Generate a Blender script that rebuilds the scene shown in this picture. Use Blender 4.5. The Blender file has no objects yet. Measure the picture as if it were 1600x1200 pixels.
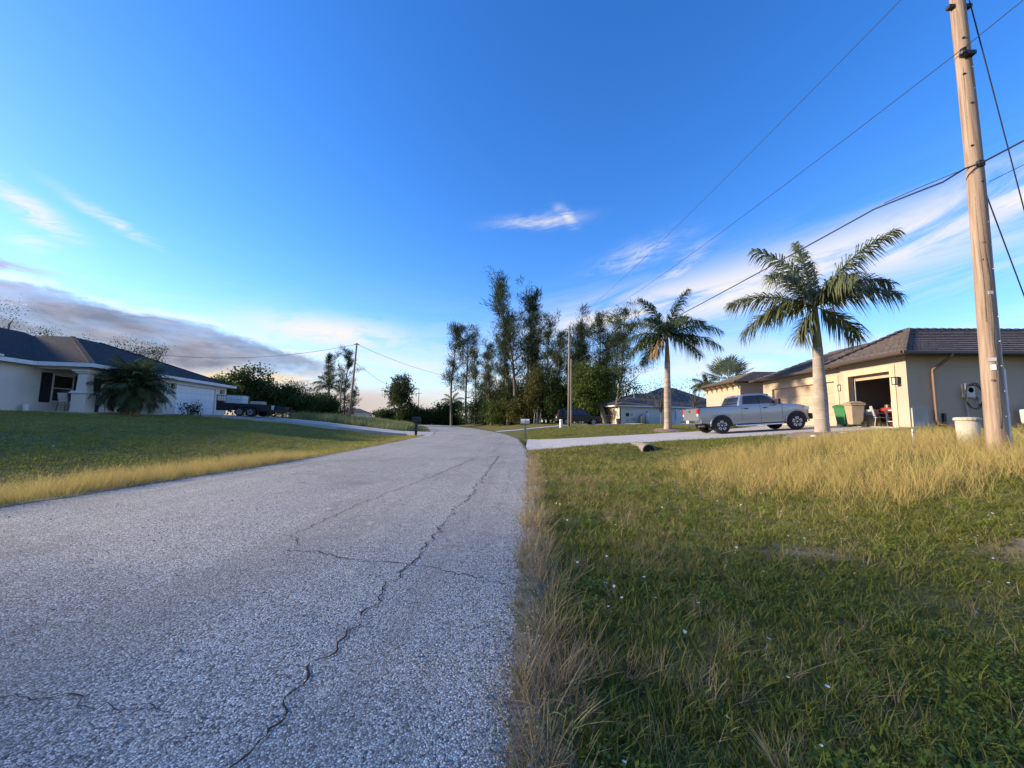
import bpy, bmesh, math, random
import numpy as np
from mathutils import Vector, Matrix
R = math.radians
rng = np.random.default_rng(7)
random.seed(7)
SC = bpy.context.scene
COL = SC.collection

# ------------------------------------------------------------------ camera
CAM_H = 1.15
YAW, PIT, ROLL = R(3.0), R(5.55), R(1.0)
cf = Vector((-math.sin(YAW)*math.cos(PIT), math.cos(YAW)*math.cos(PIT), math.sin(PIT)))
cr0 = Vector((math.cos(YAW), math.sin(YAW), 0))
cu0 = cr0.cross(cf)
cr = cr0*math.cos(ROLL) + cu0*math.sin(ROLL)
cu = -cr0*math.sin(ROLL) + cu0*math.cos(ROLL)
cam_d = bpy.data.cameras.new('camera')
cam = bpy.data.objects.new('camera', cam_d)
COL.objects.link(cam)
mw = Matrix.Identity(4)
for i, v in enumerate((cr, cu, -cf)):
    for j in range(3):
        mw[j][i] = v[j]
mw.translation = Vector((0, 0, CAM_H))
cam.matrix_world = mw
cam_d.sensor_width = 36
cam_d.lens = 36*603/1600
cam_d.clip_start = 0.05
cam_d.clip_end = 5000
SC.camera = cam

# ------------------------------------------------------------------ light, sky, exposure
SUN_EL, SUN_AZ = 17.0, -89.0          # degrees; azimuth from +Y (view), negative = left
SUN_STRENGTH = 2.0
SKY_STRENGTH = 0.15
EXPOSURE = 2.08
sd = Vector((math.sin(R(SUN_AZ))*math.cos(R(SUN_EL)), math.cos(R(SUN_AZ))*math.cos(R(SUN_EL)), math.sin(R(SUN_EL))))
sl = bpy.data.lights.new('sun', 'SUN')
sl.energy = SUN_STRENGTH
sl.angle = R(4.0)
sl.color = (1.0, 0.83, 0.60)
so = bpy.data.objects.new('sun', sl)
COL.objects.link(so)
so.rotation_euler = sd.to_track_quat('Z', 'Y').to_euler()
SC.view_settings.view_transform = 'Standard'
SC.view_settings.look = 'None'
SC.view_settings.gamma = 1
SC.view_settings.use_curve_mapping = False
SC.view_settings.exposure = EXPOSURE
SC.cycles.max_bounces = 4
SC.cycles.diffuse_bounces = 2
SC.cycles.glossy_bounces = 3
SC.cycles.transmission_bounces = 3
SC.cycles.transparent_max_bounces = 4
SC.cycles.use_denoising = True


class NT:
    """tiny wrapper to write node trees as expressions"""
    def __init__(s, nt):
        s.nt = nt
    def n(s, typ, **kw):
        o = s.nt.nodes.new(typ)
        for k, v in kw.items():
            setattr(o, k, v)
        return o
    def put(s, sock, v):
        if isinstance(v, bpy.types.NodeSocket):
            s.nt.links.new(v, sock)
        elif v is not None:
            if isinstance(v, (tuple, list)) and sock.type == 'RGBA' and len(v) == 3:
                v = (*v, 1)
            sock.default_value = v
    def m(s, op, a, b=None, c=None, clamp=False):
        o = s.n('ShaderNodeMath', operation=op, use_clamp=clamp)
        for i, v in enumerate((a, b, c)):
            if v is not None:
                s.put(o.inputs[i], v)
        return o.outputs[0]
    def smooth(s, x, lo, hi):
        o = s.n('ShaderNodeMapRange', interpolation_type='SMOOTHSTEP')
        s.put(o.inputs['Value'], x)
        s.put(o.inputs['From Min'], lo)
        s.put(o.inputs['From Max'], hi)
        return o.outputs[0]
    def vec(s, x, y, z=0.0):
        o = s.n('ShaderNodeCombineXYZ')
        for i, v in enumerate((x, y, z)):
            s.put(o.inputs[i], v)
        return o.outputs[0]
    def noise(s, v, scale, detail=4, rough=0.55, dist=0.0, out=0):
        o = s.n('ShaderNodeTexNoise')
        if v is not None:
            s.put(o.inputs['Vector'], v)
        o.inputs['Scale'].default_value = scale
        o.inputs['Detail'].default_value = detail
        o.inputs['Roughness'].default_value = rough
        o.inputs['Distortion'].default_value = dist
        return o.outputs[out]
    def mix(s, f, a, b, blend='MIX'):
        o = s.n('ShaderNodeMix', data_type='RGBA', blend_type=blend)
        s.put(o.inputs[0], f)
        s.put(o.inputs[6], a)
        s.put(o.inputs[7], b)
        return o.outputs[2]
    def ramp(s, f, stops):
        o = s.n('ShaderNodeValToRGB')
        s.put(o.inputs[0], f)
        e = o.color_ramp.elements
        while len(e) < len(stops):
            e.new(0.5)
        for el, (p, c) in zip(e, stops):
            el.position = p
            el.color = (*c, 1) if len(c) == 3 else c
        return o.outputs[0]


def build_world():
    w = bpy.data.worlds.new('World')
    SC.world = w
    w.use_nodes = True
    w.cycles.sampling_method = 'MANUAL'
    w.cycles.sample_map_resolution = 256
    nt = w.node_tree
    nt.nodes.clear()
    T = NT(nt)
    sky = T.n('ShaderNodeTexSky', sky_type='NISHITA')
    sky.sun_disc = False
    sky.sun_elevation = R(SUN_EL)
    sky.sun_rotation = R(SUN_AZ)
    sky.altitude = 0
    sky.air_density = 1.0
    sky.dust_density = 0.25
    sky.ozone_density = 2.2
    tc = T.n('ShaderNodeTexCoord')
    sx = T.n('ShaderNodeSeparateXYZ')
    T.put(sx.inputs[0], tc.outputs['Generated'])
    x, y, z = sx.outputs
    az = T.m('MULTIPLY', T.m('ARCTAN2', x, y), 57.2958)
    el = T.m('MULTIPLY', T.m('ARCSINE', T.m('MAXIMUM', T.m('MINIMUM', z, 1.0), -1.0)), 57.2958)
    hs = T.n('ShaderNodeHueSaturation')
    hs.inputs['Hue'].default_value = 0.504
    hs.inputs['Saturation'].default_value = 1.32
    hs.inputs['Value'].default_value = 0.52
    T.put(hs.inputs['Color'], sky.outputs[0])
    base = T.mix(1.0, hs.outputs[0], (0.74, 0.82, 1.05), 'MULTIPLY')
    pos = T.vec(T.m('MULTIPLY', az, 0.05), T.m('MULTIPLY', el, 0.12))
    rot = T.n('ShaderNodeVectorRotate', rotation_type='Z_AXIS')
    T.put(rot.inputs['Vector'], T.vec(az, el))
    rot.inputs['Angle'].default_value = R(-11)
    rs = T.n('ShaderNodeSeparateXYZ')
    T.put(rs.inputs[0], rot.outputs[0])
    streak = T.vec(T.m('MULTIPLY', rs.outputs[0], 0.045), T.m('MULTIPLY', rs.outputs[1], 0.22))
    n1 = T.noise(streak, 1.0, 7, 0.66, 0.7)
    n2 = T.noise(pos, 3.1, 7, 0.62, 0.3)
    n3 = T.noise(T.vec(T.m('MULTIPLY', az, 0.03), T.m('MULTIPLY', el, 0.16)), 1.9, 6, 0.62, 0.3)

    def gauss(v, c, wd):
        q = T.m('DIVIDE', T.m('SUBTRACT', v, c), wd)
        return T.m('EXPONENT', T.m('MULTIPLY', T.m('MULTIPLY', q, q), -1.0))
    # 1 cirrus band climbing to the right
    bl = T.m('ADD', T.m('MULTIPLY', az, 0.13), 13.6)
    band = T.m('MULTIPLY', gauss(el, bl, 3.4), T.smooth(az, -12.0, 12.0))
    band = T.m('MULTIPLY', band, T.smooth(n1, 0.32, 0.60))
    bl2 = T.m('ADD', T.m('MULTIPLY', az, 0.05), 12.3)
    band2 = T.m('MULTIPLY', gauss(el, bl2, 2.6), T.smooth(az, 14.0, 36.0))
    band2 = T.m('MULTIPLY', T.m('MULTIPLY', band2, T.smooth(n1, 0.40, 0.72)), 0.7)
    # 2 white veil all round the horizon, broken by noise
    veil = T.m('MULTIPLY', gauss(el, 3.0, 8.0), T.m('ADD', T.m('MULTIPLY', T.smooth(n3, 0.40, 0.60), 0.66), 0.24))
    # 3 brighter white heap right of the dark bank
    heap = T.m('MULTIPLY', gauss(el, 11.4, 2.1), gauss(az, -29.0, 11.0))
    heap = T.m('MULTIPLY', heap, T.smooth(n2, 0.28, 0.52))
    c = T.m('MAXIMUM', T.m('MAXIMUM', band, band2), T.m('MAXIMUM', veil, heap))
    # 4 small wisps: azimuth, elevation, tilt, half length, half width, strength
    wb = T.m('ADD', el, T.m('MULTIPLY', T.m('SUBTRACT', n2, 0.5), 2.2))
    wn_ = T.m('MULTIPLY', T.smooth(n1, 0.30, 0.60), T.smooth(T.noise(streak, 4.5, 6, 0.7, 0.8), 0.30, 0.62))
    for a0, e0, tl, ln, wd, st in [(0.5, 28.3, 3, 5.2, 0.75, .95), (4.9, 28.9, -32, 1.6, .8, 1.0), (-55.4, 18.4, -28, 3.4, .85, 1.0), (-50.5, 19.4, -22, 3.6, .5, .8),
                                   (-55.3, 15.8, 8, 1.6, .8, .8), (15.0, 23.0, 14, 6.0, 1.5, .6), (21.0, 21.0, 30, 4.0, 1.2, .7)]:
        da = T.m('SUBTRACT', az, a0)
        de = T.m('SUBTRACT', wb, e0)
        c_, s_ = math.cos(R(tl)), math.sin(R(tl))
        u = T.m('MULTIPLY_ADD', da, c_/ln, T.m('MULTIPLY', de, s_/ln))
        v = T.m('MULTIPLY_ADD', de, c_/wd, T.m('MULTIPLY', da, -s_/wd))
        q = T.m('MULTIPLY_ADD', u, u, T.m('MULTIPLY', v, v))
        g = T.m('MULTIPLY', T.m('POWER', 0.3679, q), T.m('MULTIPLY', wn_, st))
        c = T.m('MAXIMUM', c, g)
    k = 1.0/(SKY_STRENGTH*2**EXPOSURE)
    white = tuple(v*k for v in (1.0, 0.95, 0.90))
    col = T.mix(c, base, white)
    # pinkish, dim layer right above the horizon on the side of the low sun
    low = T.m('MULTIPLY', gauss(el, 1.5, 3.8), T.smooth(az, 5.0, -28.0))
    col = T.mix(T.m('MULTIPLY', low, 0.8), col, tuple(v*k for v in (0.60, 0.47, 0.46)))
    # 5 long dark cloud bank over the low sun
    t = T.m('MAXIMUM', T.m('DIVIDE', T.m('ADD', az, 57.0), 27.5), 0.0)
    wob = T.m('MULTIPLY', T.m('SUBTRACT', n2, 0.5), 3.4)
    top = T.m('ADD', T.m('SUBTRACT', 11.7, T.m('MULTIPLY', T.m('POWER', t, 2.2), 4.0)), wob)
    bot = T.m('ADD', T.m('ADD', 4.4, T.m('MULTIPLY', t, 2.0)), wob)
    inb = T.m('MULTIPLY', T.smooth(T.m('SUBTRACT', top, el), 0.0, 0.8), T.smooth(T.m('SUBTRACT', el, bot), -1.6, 1.4))
    inb = T.m('MULTIPLY', inb, T.smooth(az, -21.0, -31.0))
    rim = T.m('MULTIPLY', gauss(T.m('SUBTRACT', el, top), 0.05, 0.45), T.smooth(az, -22.0, -32.0))
    col = T.mix(T.m('MULTIPLY', T.m('MULTIPLY', rim, T.smooth(n3, 0.35, 0.6)), 0.9), col, tuple(v*k for v in (1.0, 0.92, 0.80)))
    glow = T.m('MULTIPLY', gauss(T.m('SUBTRACT', el, bot), -1.0, 0.9), T.smooth(az, -26.0, -36.0))
    col = T.mix(T.m('MULTIPLY', T.m('MULTIPLY', glow, T.smooth(n2, 0.4, 0.6)), 0.9), col, tuple(v*k for v in (1.05, 0.82, 0.48)))
    bank = T.mix(T.smooth(n2, 0.34, 0.68), tuple(v*k for v in (0.20, 0.225, 0.31)), tuple(v*k for v in (0.42, 0.38, 0.44)))
    col = T.mix(T.m('MULTIPLY', inb, T.m('ADD', 0.72, T.m('MULTIPLY', T.smooth(n3, 0.35, 0.6), 0.24))), col, bank)
    small = T.m('MULTIPLY', T.m('MULTIPLY', gauss(el, T.m('ADD', 12.9, wob), 0.45), gauss(az, -58.5, 4.0)), 0.9)
    col = T.mix(small, col, tuple(v*k for v in (0.50, 0.43, 0.46)))
    bg = T.n('ShaderNodeBackground')
    bg.inputs['Strength'].default_value = SKY_STRENGTH
    T.put(bg.inputs['Color'], col)
    out = T.n('ShaderNodeOutputWorld')
    T.put(out.inputs['Surface'], bg.outputs[0])


build_world()

# ------------------------------------------------------------------ materials
MATS = {}


def mat(name, col, rough=0.7, col2=None, scale=4.0, detail=4, lo=0.35, hi=0.65, bump=0.0, bscale=40.0, metal=0.0, coat=0.0, spec=0.5, trans=0.0, rnd=0.0, emit=None):
    """principled material: two colours mixed by noise, optional bump, optional per-instance value change, optional translucency"""
    m = bpy.data.materials.new(name)
    MATS[name] = m
    m.use_nodes = True
    nt = m.node_tree
    T = NT(nt)
    b = nt.nodes['Principled BSDF']
    b.inputs['Roughness'].default_value = rough
    b.inputs['Metallic'].default_value = metal
    b.inputs['Coat Weight'].default_value = coat
    b.inputs['Specular IOR Level'].default_value = spec
    tc = T.n('ShaderNodeTexCoord')
    c = col
    if col2 is not None:
        c = T.mix(T.smooth(T.noise(tc.outputs['Object'], scale, detail), lo, hi), col, col2)
    if rnd:
        oi = T.n('ShaderNodeObjectInfo')
        hs = T.n('ShaderNodeHueSaturation')
        T.put(hs.inputs['Color'], c if isinstance(c, bpy.types.NodeSocket) else (*c, 1))
        T.put(hs.inputs['Value'], T.m('ADD', T.m('MULTIPLY', oi.outputs['Random'], 2*rnd), 1-rnd))
        T.put(hs.inputs['Hue'], T.m('ADD', T.m('MULTIPLY', T.m('FRACT', T.m('MULTIPLY', oi.outputs['Random'], 17.3)), 0.05), 0.475))
        c = hs.outputs[0]
    T.put(b.inputs['Base Color'], c)
    if bump:
        bp = T.n('ShaderNodeBump')
        bp.inputs['Strength'].default_value = bump
        bp.inputs['Distance'].default_value = 0.02
        T.put(bp.inputs['Height'], T.noise(tc.outputs['Object'], bscale, 5, 0.6))
        T.put(b.inputs['Normal'], bp.outputs[0])
    if trans:
        tr = T.n('ShaderNodeBsdfTranslucent')
        T.put(tr.inputs['Color'], c)
        ms = T.n('ShaderNodeMixShader')
        ms.inputs[0].default_value = trans
        T.put(ms.inputs[1], b.outputs[0])
        T.put(ms.inputs[2], tr.outputs[0])
        T.put(nt.nodes['Material Output'].inputs['Surface'], ms.outputs[0])
    if emit:
        b.inputs['Emission Color'].default_value = (*emit[0], 1)
        b.inputs['Emission Strength'].default_value = emit[1]
    return m


def ground_mat():
    m = bpy.data.materials.new('soil_and_turf')
    MATS['ground'] = m
    m.use_nodes = True
    T = NT(m.node_tree)
    b = m.node_tree.nodes['Principled BSDF']
    b.inputs['Roughness'].default_value = 0.95
    b.inputs['Specular IOR Level'].default_value = 0.1
    tc = T.n('ShaderNodeTexCoord')
    p = tc.outputs['Object']
    c = T.mix(T.smooth(T.noise(p, 0.5, 6), 0.4, 0.62), (0.12, 0.13, 0.032), (0.22, 0.18, 0.07))
    c = T.mix(T.smooth(T.noise(p, 7.0, 5), 0.4, 0.7), c, (0.09, 0.095, 0.028))
    c = T.mix(T.m('MULTIPLY', T.smooth(T.noise(p, 60.0, 3), 0.45, 0.7), 0.5), c, (0.16, 0.13, 0.07))
    # bare sandy patches where the turf has died
    sx = T.n('ShaderNodeSeparateXYZ')
    T.put(sx.inputs[0], p)
    for px, py, ra, rb in [(2.75, 4.15, .62, .34), (4.6, 4.0, .5, .3)]:
        q = T.m('ADD', T.m('POWER', T.m('ABSOLUTE', T.m('DIVIDE', T.m('SUBTRACT', sx.outputs[0], px), ra)), 2.0), T.m('POWER', T.m('ABSOLUTE', T.m('DIVIDE', T.m('SUBTRACT', sx.outputs[1], py), rb)), 2.0))
        q = T.m('ADD', q, T.m('MULTIPLY', T.noise(p, 5.0, 5), 1.2))
        c = T.mix(T.m('MULTIPLY', T.smooth(q, 1.8, 0.8), .85), c, (0.26, 0.20, 0.135))
    T.put(b.inputs['Base Color'], c)
    bp = T.n('ShaderNodeBump')
    bp.inputs['Strength'].default_value = 0.8
    bp.inputs['Distance'].default_value = 0.03
    T.put(bp.inputs['Height'], T.noise(p, 40.0, 5, 0.65))
    T.put(b.inputs['Normal'], bp.outputs[0])


def road_mat():
    m = bpy.data.materials.new('chip_seal_asphalt')
    MATS['road'] = m
    m.use_nodes = True
    T = NT(m.node_tree)
    b = m.node_tree.nodes['Principled BSDF']
    b.inputs['Roughness'].default_value = 0.9
    b.inputs['Specular IOR Level'].default_value = 0.08
    tc = T.n('ShaderNodeTexCoord')
    p = tc.outputs['Object']
    wn = T.n('ShaderNodeVectorMath', operation='ADD')
    T.put(wn.inputs[0], p)
    sc = T.n('ShaderNodeVectorMath', operation='SCALE')
    T.put(sc.inputs[0], T.noise(p, 35, 2, out=1))
    sc.inputs['Scale'].default_value = 0.012
    T.put(wn.inputs[1], sc.outputs[0])
    vo = T.n('ShaderNodeTexVoronoi', feature='F1')
    T.put(vo.inputs['Vector'], wn.outputs[0])
    vo.inputs['Scale'].default_value = 104
    vo.inputs['Randomness'].default_value = 1.0
    sp = T.n('ShaderNodeSeparateColor')
    T.put(sp.inputs[0], vo.outputs['Color'])
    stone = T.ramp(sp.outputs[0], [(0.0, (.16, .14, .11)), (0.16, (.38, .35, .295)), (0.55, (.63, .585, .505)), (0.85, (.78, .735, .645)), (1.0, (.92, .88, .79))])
    vo2 = T.n('ShaderNodeTexVoronoi', feature='DISTANCE_TO_EDGE')
    T.put(vo2.inputs['Vector'], wn.outputs[0])
    vo2.inputs['Scale'].default_value = 104
    gap = T.smooth(vo2.outputs['Distance'], 0.16, 0.02)
    c = T.mix(T.m('MULTIPLY', gap, 0.85), stone, (.075, .066, .055))
    big = T.noise(p, 0.35, 5, 0.6)
    c = T.mix(T.smooth(big, 0.42, 0.72), c, (0.80, 0.80, 0.80), 'MULTIPLY')
    # bald wheel tracks along the lanes, tar bleeding through, old stains, dusty verge sides
    mp = T.n('ShaderNodeMapping')
    mp.inputs['Scale'].default_value = (1.0, 0.06, 1.0)
    T.put(mp.inputs[0], p)
    trk = T.noise(mp.outputs[0], 1.1, 4, 0.6, 0.4)
    c = T.mix(T.m('MULTIPLY', T.smooth(trk, 0.50, 0.72), 0.42), c, (.26, .225, .18))
    c = T.mix(T.m('MULTIPLY', T.smooth(T.noise(p, 1.7, 6, 0.65), 0.56, 0.76), 0.45), c, (.15, .13, .105))
    c = T.mix(T.m('MULTIPLY', T.smooth(T.noise(p, 0.55, 5, 0.6), 0.60, 0.70), 0.35), c, (.17, .15, .12))
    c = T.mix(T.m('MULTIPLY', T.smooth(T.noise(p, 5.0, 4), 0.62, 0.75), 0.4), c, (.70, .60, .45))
    T.put(b.inputs['Base Color'], c)
    bp = T.n('ShaderNodeBump')
    bp.inputs['Strength'].default_value = 0.6
    bp.inputs['Distance'].default_value = 0.005
    T.put(bp.inputs['Height'], T.m('SUBTRACT', 1.0, vo.outputs['Distance']))
    T.put(b.inputs['Normal'], bp.outputs[0])


def paver_mat():
    m = bpy.data.materials.new('pale_pavers')
    MATS['paver'] = m
    m.use_nodes = True
    T = NT(m.node_tree)
    b = m.node_tree.nodes['Principled BSDF']
    b.inputs['Roughness'].default_value = 0.85
    tc = T.n('ShaderNodeTexCoord')
    br = T.n('ShaderNodeTexBrick')
    T.put(br.inputs['Vector'], tc.outputs['Object'])
    br.inputs['Scale'].default_value = 4.0
    br.inputs['Color1'].default_value = (.46, .43, .40, 1)
    br.inputs['Color2'].default_value = (.60, .58, .55, 1)
    br.inputs['Mortar'].default_value = (.25, .23, .21, 1)
    br.inputs['Mortar Size'].default_value = 0.02
    c = T.mix(T.smooth(T.noise(tc.outputs['Object'], 1.2, 4), 0.4, 0.7), br.outputs[0], (.42, .39, .36))
    T.put(b.inputs['Base Color'], c)


def wood_pole_mat(name, a, bcol):
    m = bpy.data.materials.new(name)
    MATS[name] = m
    m.use_nodes = True
    T = NT(m.node_tree)
    b = m.node_tree.nodes['Principled BSDF']
    b.inputs['Roughness'].default_value = 0.85
    tc = T.n('ShaderNodeTexCoord')
    mp = T.n('ShaderNodeMapping')
    mp.inputs['Scale'].default_value = (14, 14, 0.5)
    T.put(mp.inputs[0], tc.outputs['Object'])
    g = T.noise(mp.outputs[0], 1.6, 6, 0.65, 0.5)
    c = T.ramp(g, [(0.25, tuple(v*0.45 for v in a)), (0.45, a), (0.62, bcol), (0.8, tuple(v*0.8 for v in a))])
    T.put(b.inputs['Base Color'], c)
    bp = T.n('ShaderNodeBump')
    bp.inputs['Strength'].default_value = 0.6
    bp.inputs['Distance'].default_value = 0.01
    T.put(bp.inputs['Height'], g)
    T.put(b.inputs['Normal'], bp.outputs[0])


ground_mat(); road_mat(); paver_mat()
wood_pole_mat('pole_wood', (.27, .185, .125), (.39, .285, .205))
wood_pole_mat('grey_wood', (.20, .17, .14), (.30, .26, .22))
mat('crack', (.018, .017, .016), .95)
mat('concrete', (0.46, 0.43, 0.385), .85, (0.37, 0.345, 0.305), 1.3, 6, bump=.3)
mat('stucco_tan', (0.46, 0.375, 0.285), .9, (0.39, 0.315, 0.24), 0.6, 8, lo=.42, hi=.78, bump=.6, bscale=55, spec=0.12)
mat('stucco_cream', (0.58, 0.45, 0.3), .9, (0.53, 0.41, 0.275), 2.0, bump=.4, bscale=60, spec=0.12)
mat('stucco_white', (0.72, 0.68, 0.6), .9, (0.58, 0.545, 0.48), 0.6, 8, lo=.42, hi=.78, bump=.5, bscale=50, spec=0.12)
mat('white_paint', (.74, .74, .72), .6, (.66, .66, .64), 3.0)
mat('door_white', (.78, .79, .80), .5)
mat('door_tan', (.52, .36, .24), .6, (.48, .33, .22), 2.5)
mat('tile_brown', (.085, .065, .055), .85, (.135, .105, .088), 6.0, 5, bump=.5, bscale=30, rnd=.14)
mat('gutter_brown', (.07, .045, .035), .45)
mat('downspout_brown', (.20, .12, .08), .35, metal=.3)
mat('shingle_dark', (0.034, 0.033, 0.034), .9, (0.06, 0.058, 0.058), 9.0, 5, bump=.8, bscale=60, spec=0.12)
mat('shingle_grey', (0.09, 0.085, 0.08), .9, (0.13, 0.125, 0.115), 7.0, 5, bump=.6, spec=0.12)
mat('glass_dark', (.012, .014, .018), .06, spec=.8)
mat('shutter_dark', (.012, .012, .022), .6)
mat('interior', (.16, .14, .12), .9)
mat('black_metal', (.014, .014, .016), .5)
mat('dark_plastic', (.02, .02, .022), .55)
mat('lamp_glass', (.55, .50, .42), .3)
mat('steel', (.55, .55, .54), .35, metal=.8)
mat('galv', (.50, .50, .49), .5, (.40, .40, .39), 5, metal=.3)
mat('silver_paint', (.33, .34, .36), .30, metal=.6, coat=.6)
mat('black_paint', (.006, .006, .007), .35, coat=.2)
mat('rim_silver', (.62, .62, .62), .35, metal=.25)
mat('chrome', (.72, .72, .72), .16, metal=1.0)
mat('rubber', (.016, .016, .017), .85, (.028, .027, .026), 9)
mat('red_lens', (.45, .012, .01), .2, coat=.5)
mat('clear_lens', (.65, .66, .67), .15, coat=.5)
mat('plate_white', (.75, .76, .75), .5)
mat('bin_green', (.03, .16, .045), .5)
mat('bin_tan', (.40, .30, .19), .6, (.34, .26, .16), 4)
mat('bin_brown', (.15, .085, .05), .6)
mat('red_paint', (.32, .02, .02), .45)
mat('wire', (.02, .02, .022), .6)
mat('hose', (.03, .03, .028), .6)
mat('pedestal', (0.5, 0.45, 0.34), .7, (0.42, 0.37, 0.27), 6)
mat('planter', (.62, .60, .56), .4, (.5, .48, .44), 3)
mat('terracotta', (.10, .05, .03), .8)
mat('palm_trunk', (0.42, 0.35, 0.28), .9, (0.3, 0.245, 0.19), 2.2, 5, bump=.5, bscale=18, spec=0.12)
mat('palm_shaft', (.20, .22, .075), .6, (.30, .20, .10), 3.0, 4)
mat('palm_husk', (.25, .15, .08), .9, (.33, .22, .12), 6)
mat('frond_green', (0.15, 0.175, 0.085), .45, (0.2, 0.22, 0.115), 3.0, trans=.25, rnd=.15, spec=0.12)
mat('frond_dark', (0.05, 0.075, 0.028), .5, (0.085, 0.11, 0.045), 3.0, trans=.25, rnd=.15, spec=0.12)
mat('frond_dry', (.30, .20, .09), .8)
mat('frond_silver', (.15, .19, .13), .5, (.20, .24, .17), 3.0, trans=.2)
mat('bark', (.12, .095, .075), .95, (.19, .155, .125), 5, bump=.6, bscale=12)
mat('bark_pale', (.42, .38, .32), .9, (.32, .28, .23), 5)
mat('needle', (0.034, 0.052, 0.02), .7, (0.055, 0.075, 0.03), 1.5, trans=.3, spec=0.12)
mat('needle_light', (0.052, 0.072, 0.028), .7, (0.075, 0.095, 0.04), 1.5, trans=.3, spec=0.12)
mat('leaf_dark', (0.03, 0.052, 0.014), .5, (0.05, 0.078, 0.02), 1.2, trans=.3, spec=0.12)
mat('leaf_mid', (0.06, 0.09, 0.016), .5, (0.09, 0.12, 0.026), 1.2, trans=.3, spec=0.12)
mat('leaf_olive', (0.07, 0.078, 0.018), .6, (0.1, 0.1, 0.028), 1.2, trans=.3, spec=0.12)
mat('leaf_grey', (.14, .13, .09), .7, (.18, .16, .11), 1.2, trans=.3, spec=0.12)
mat('petal', (.72, .66, .60), .6)
mat('petal_pink', (.5, .12, .16), .6)
mat('grass_green', (0.165, 0.19, 0.028), .55, (0.225, 0.22, 0.055), 9.0, trans=.3, rnd=.35, spec=0.12)
mat('grass_lush', (0.25, 0.265, 0.05), .5, (0.31, 0.29, 0.075), 9.0, trans=.35, rnd=.25, spec=0.12)
mat('grass_dry', (0.44, 0.33, 0.18), .75, (0.33, 0.25, 0.13), 9.0, trans=.3, rnd=.25, spec=0.12)
mat('grass_gold', (0.60, 0.45, 0.17), .7, (0.46, 0.37, 0.12), 9.0, trans=.35, rnd=.2, spec=0.12)
mat('grass_pale', (0.26, 0.27, 0.1), .7, (0.33, 0.33, 0.14), 3.0, trans=.3, rnd=.2, spec=0.12)
mat('weed_leaf', (0.13, 0.185, 0.022), .45, (0.17, 0.21, 0.035), 20.0, trans=.3, rnd=.25, spec=0.12)
mat('mulch', (.16, .10, .07), .95, (.26, .20, .16), 14.0, 5, bump=1.0, bscale=30)
mat('rock_white', (.70, .69, .66), .8)
mat('ibc_white', (.70, .76, .80), .35, trans=.15)


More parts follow.
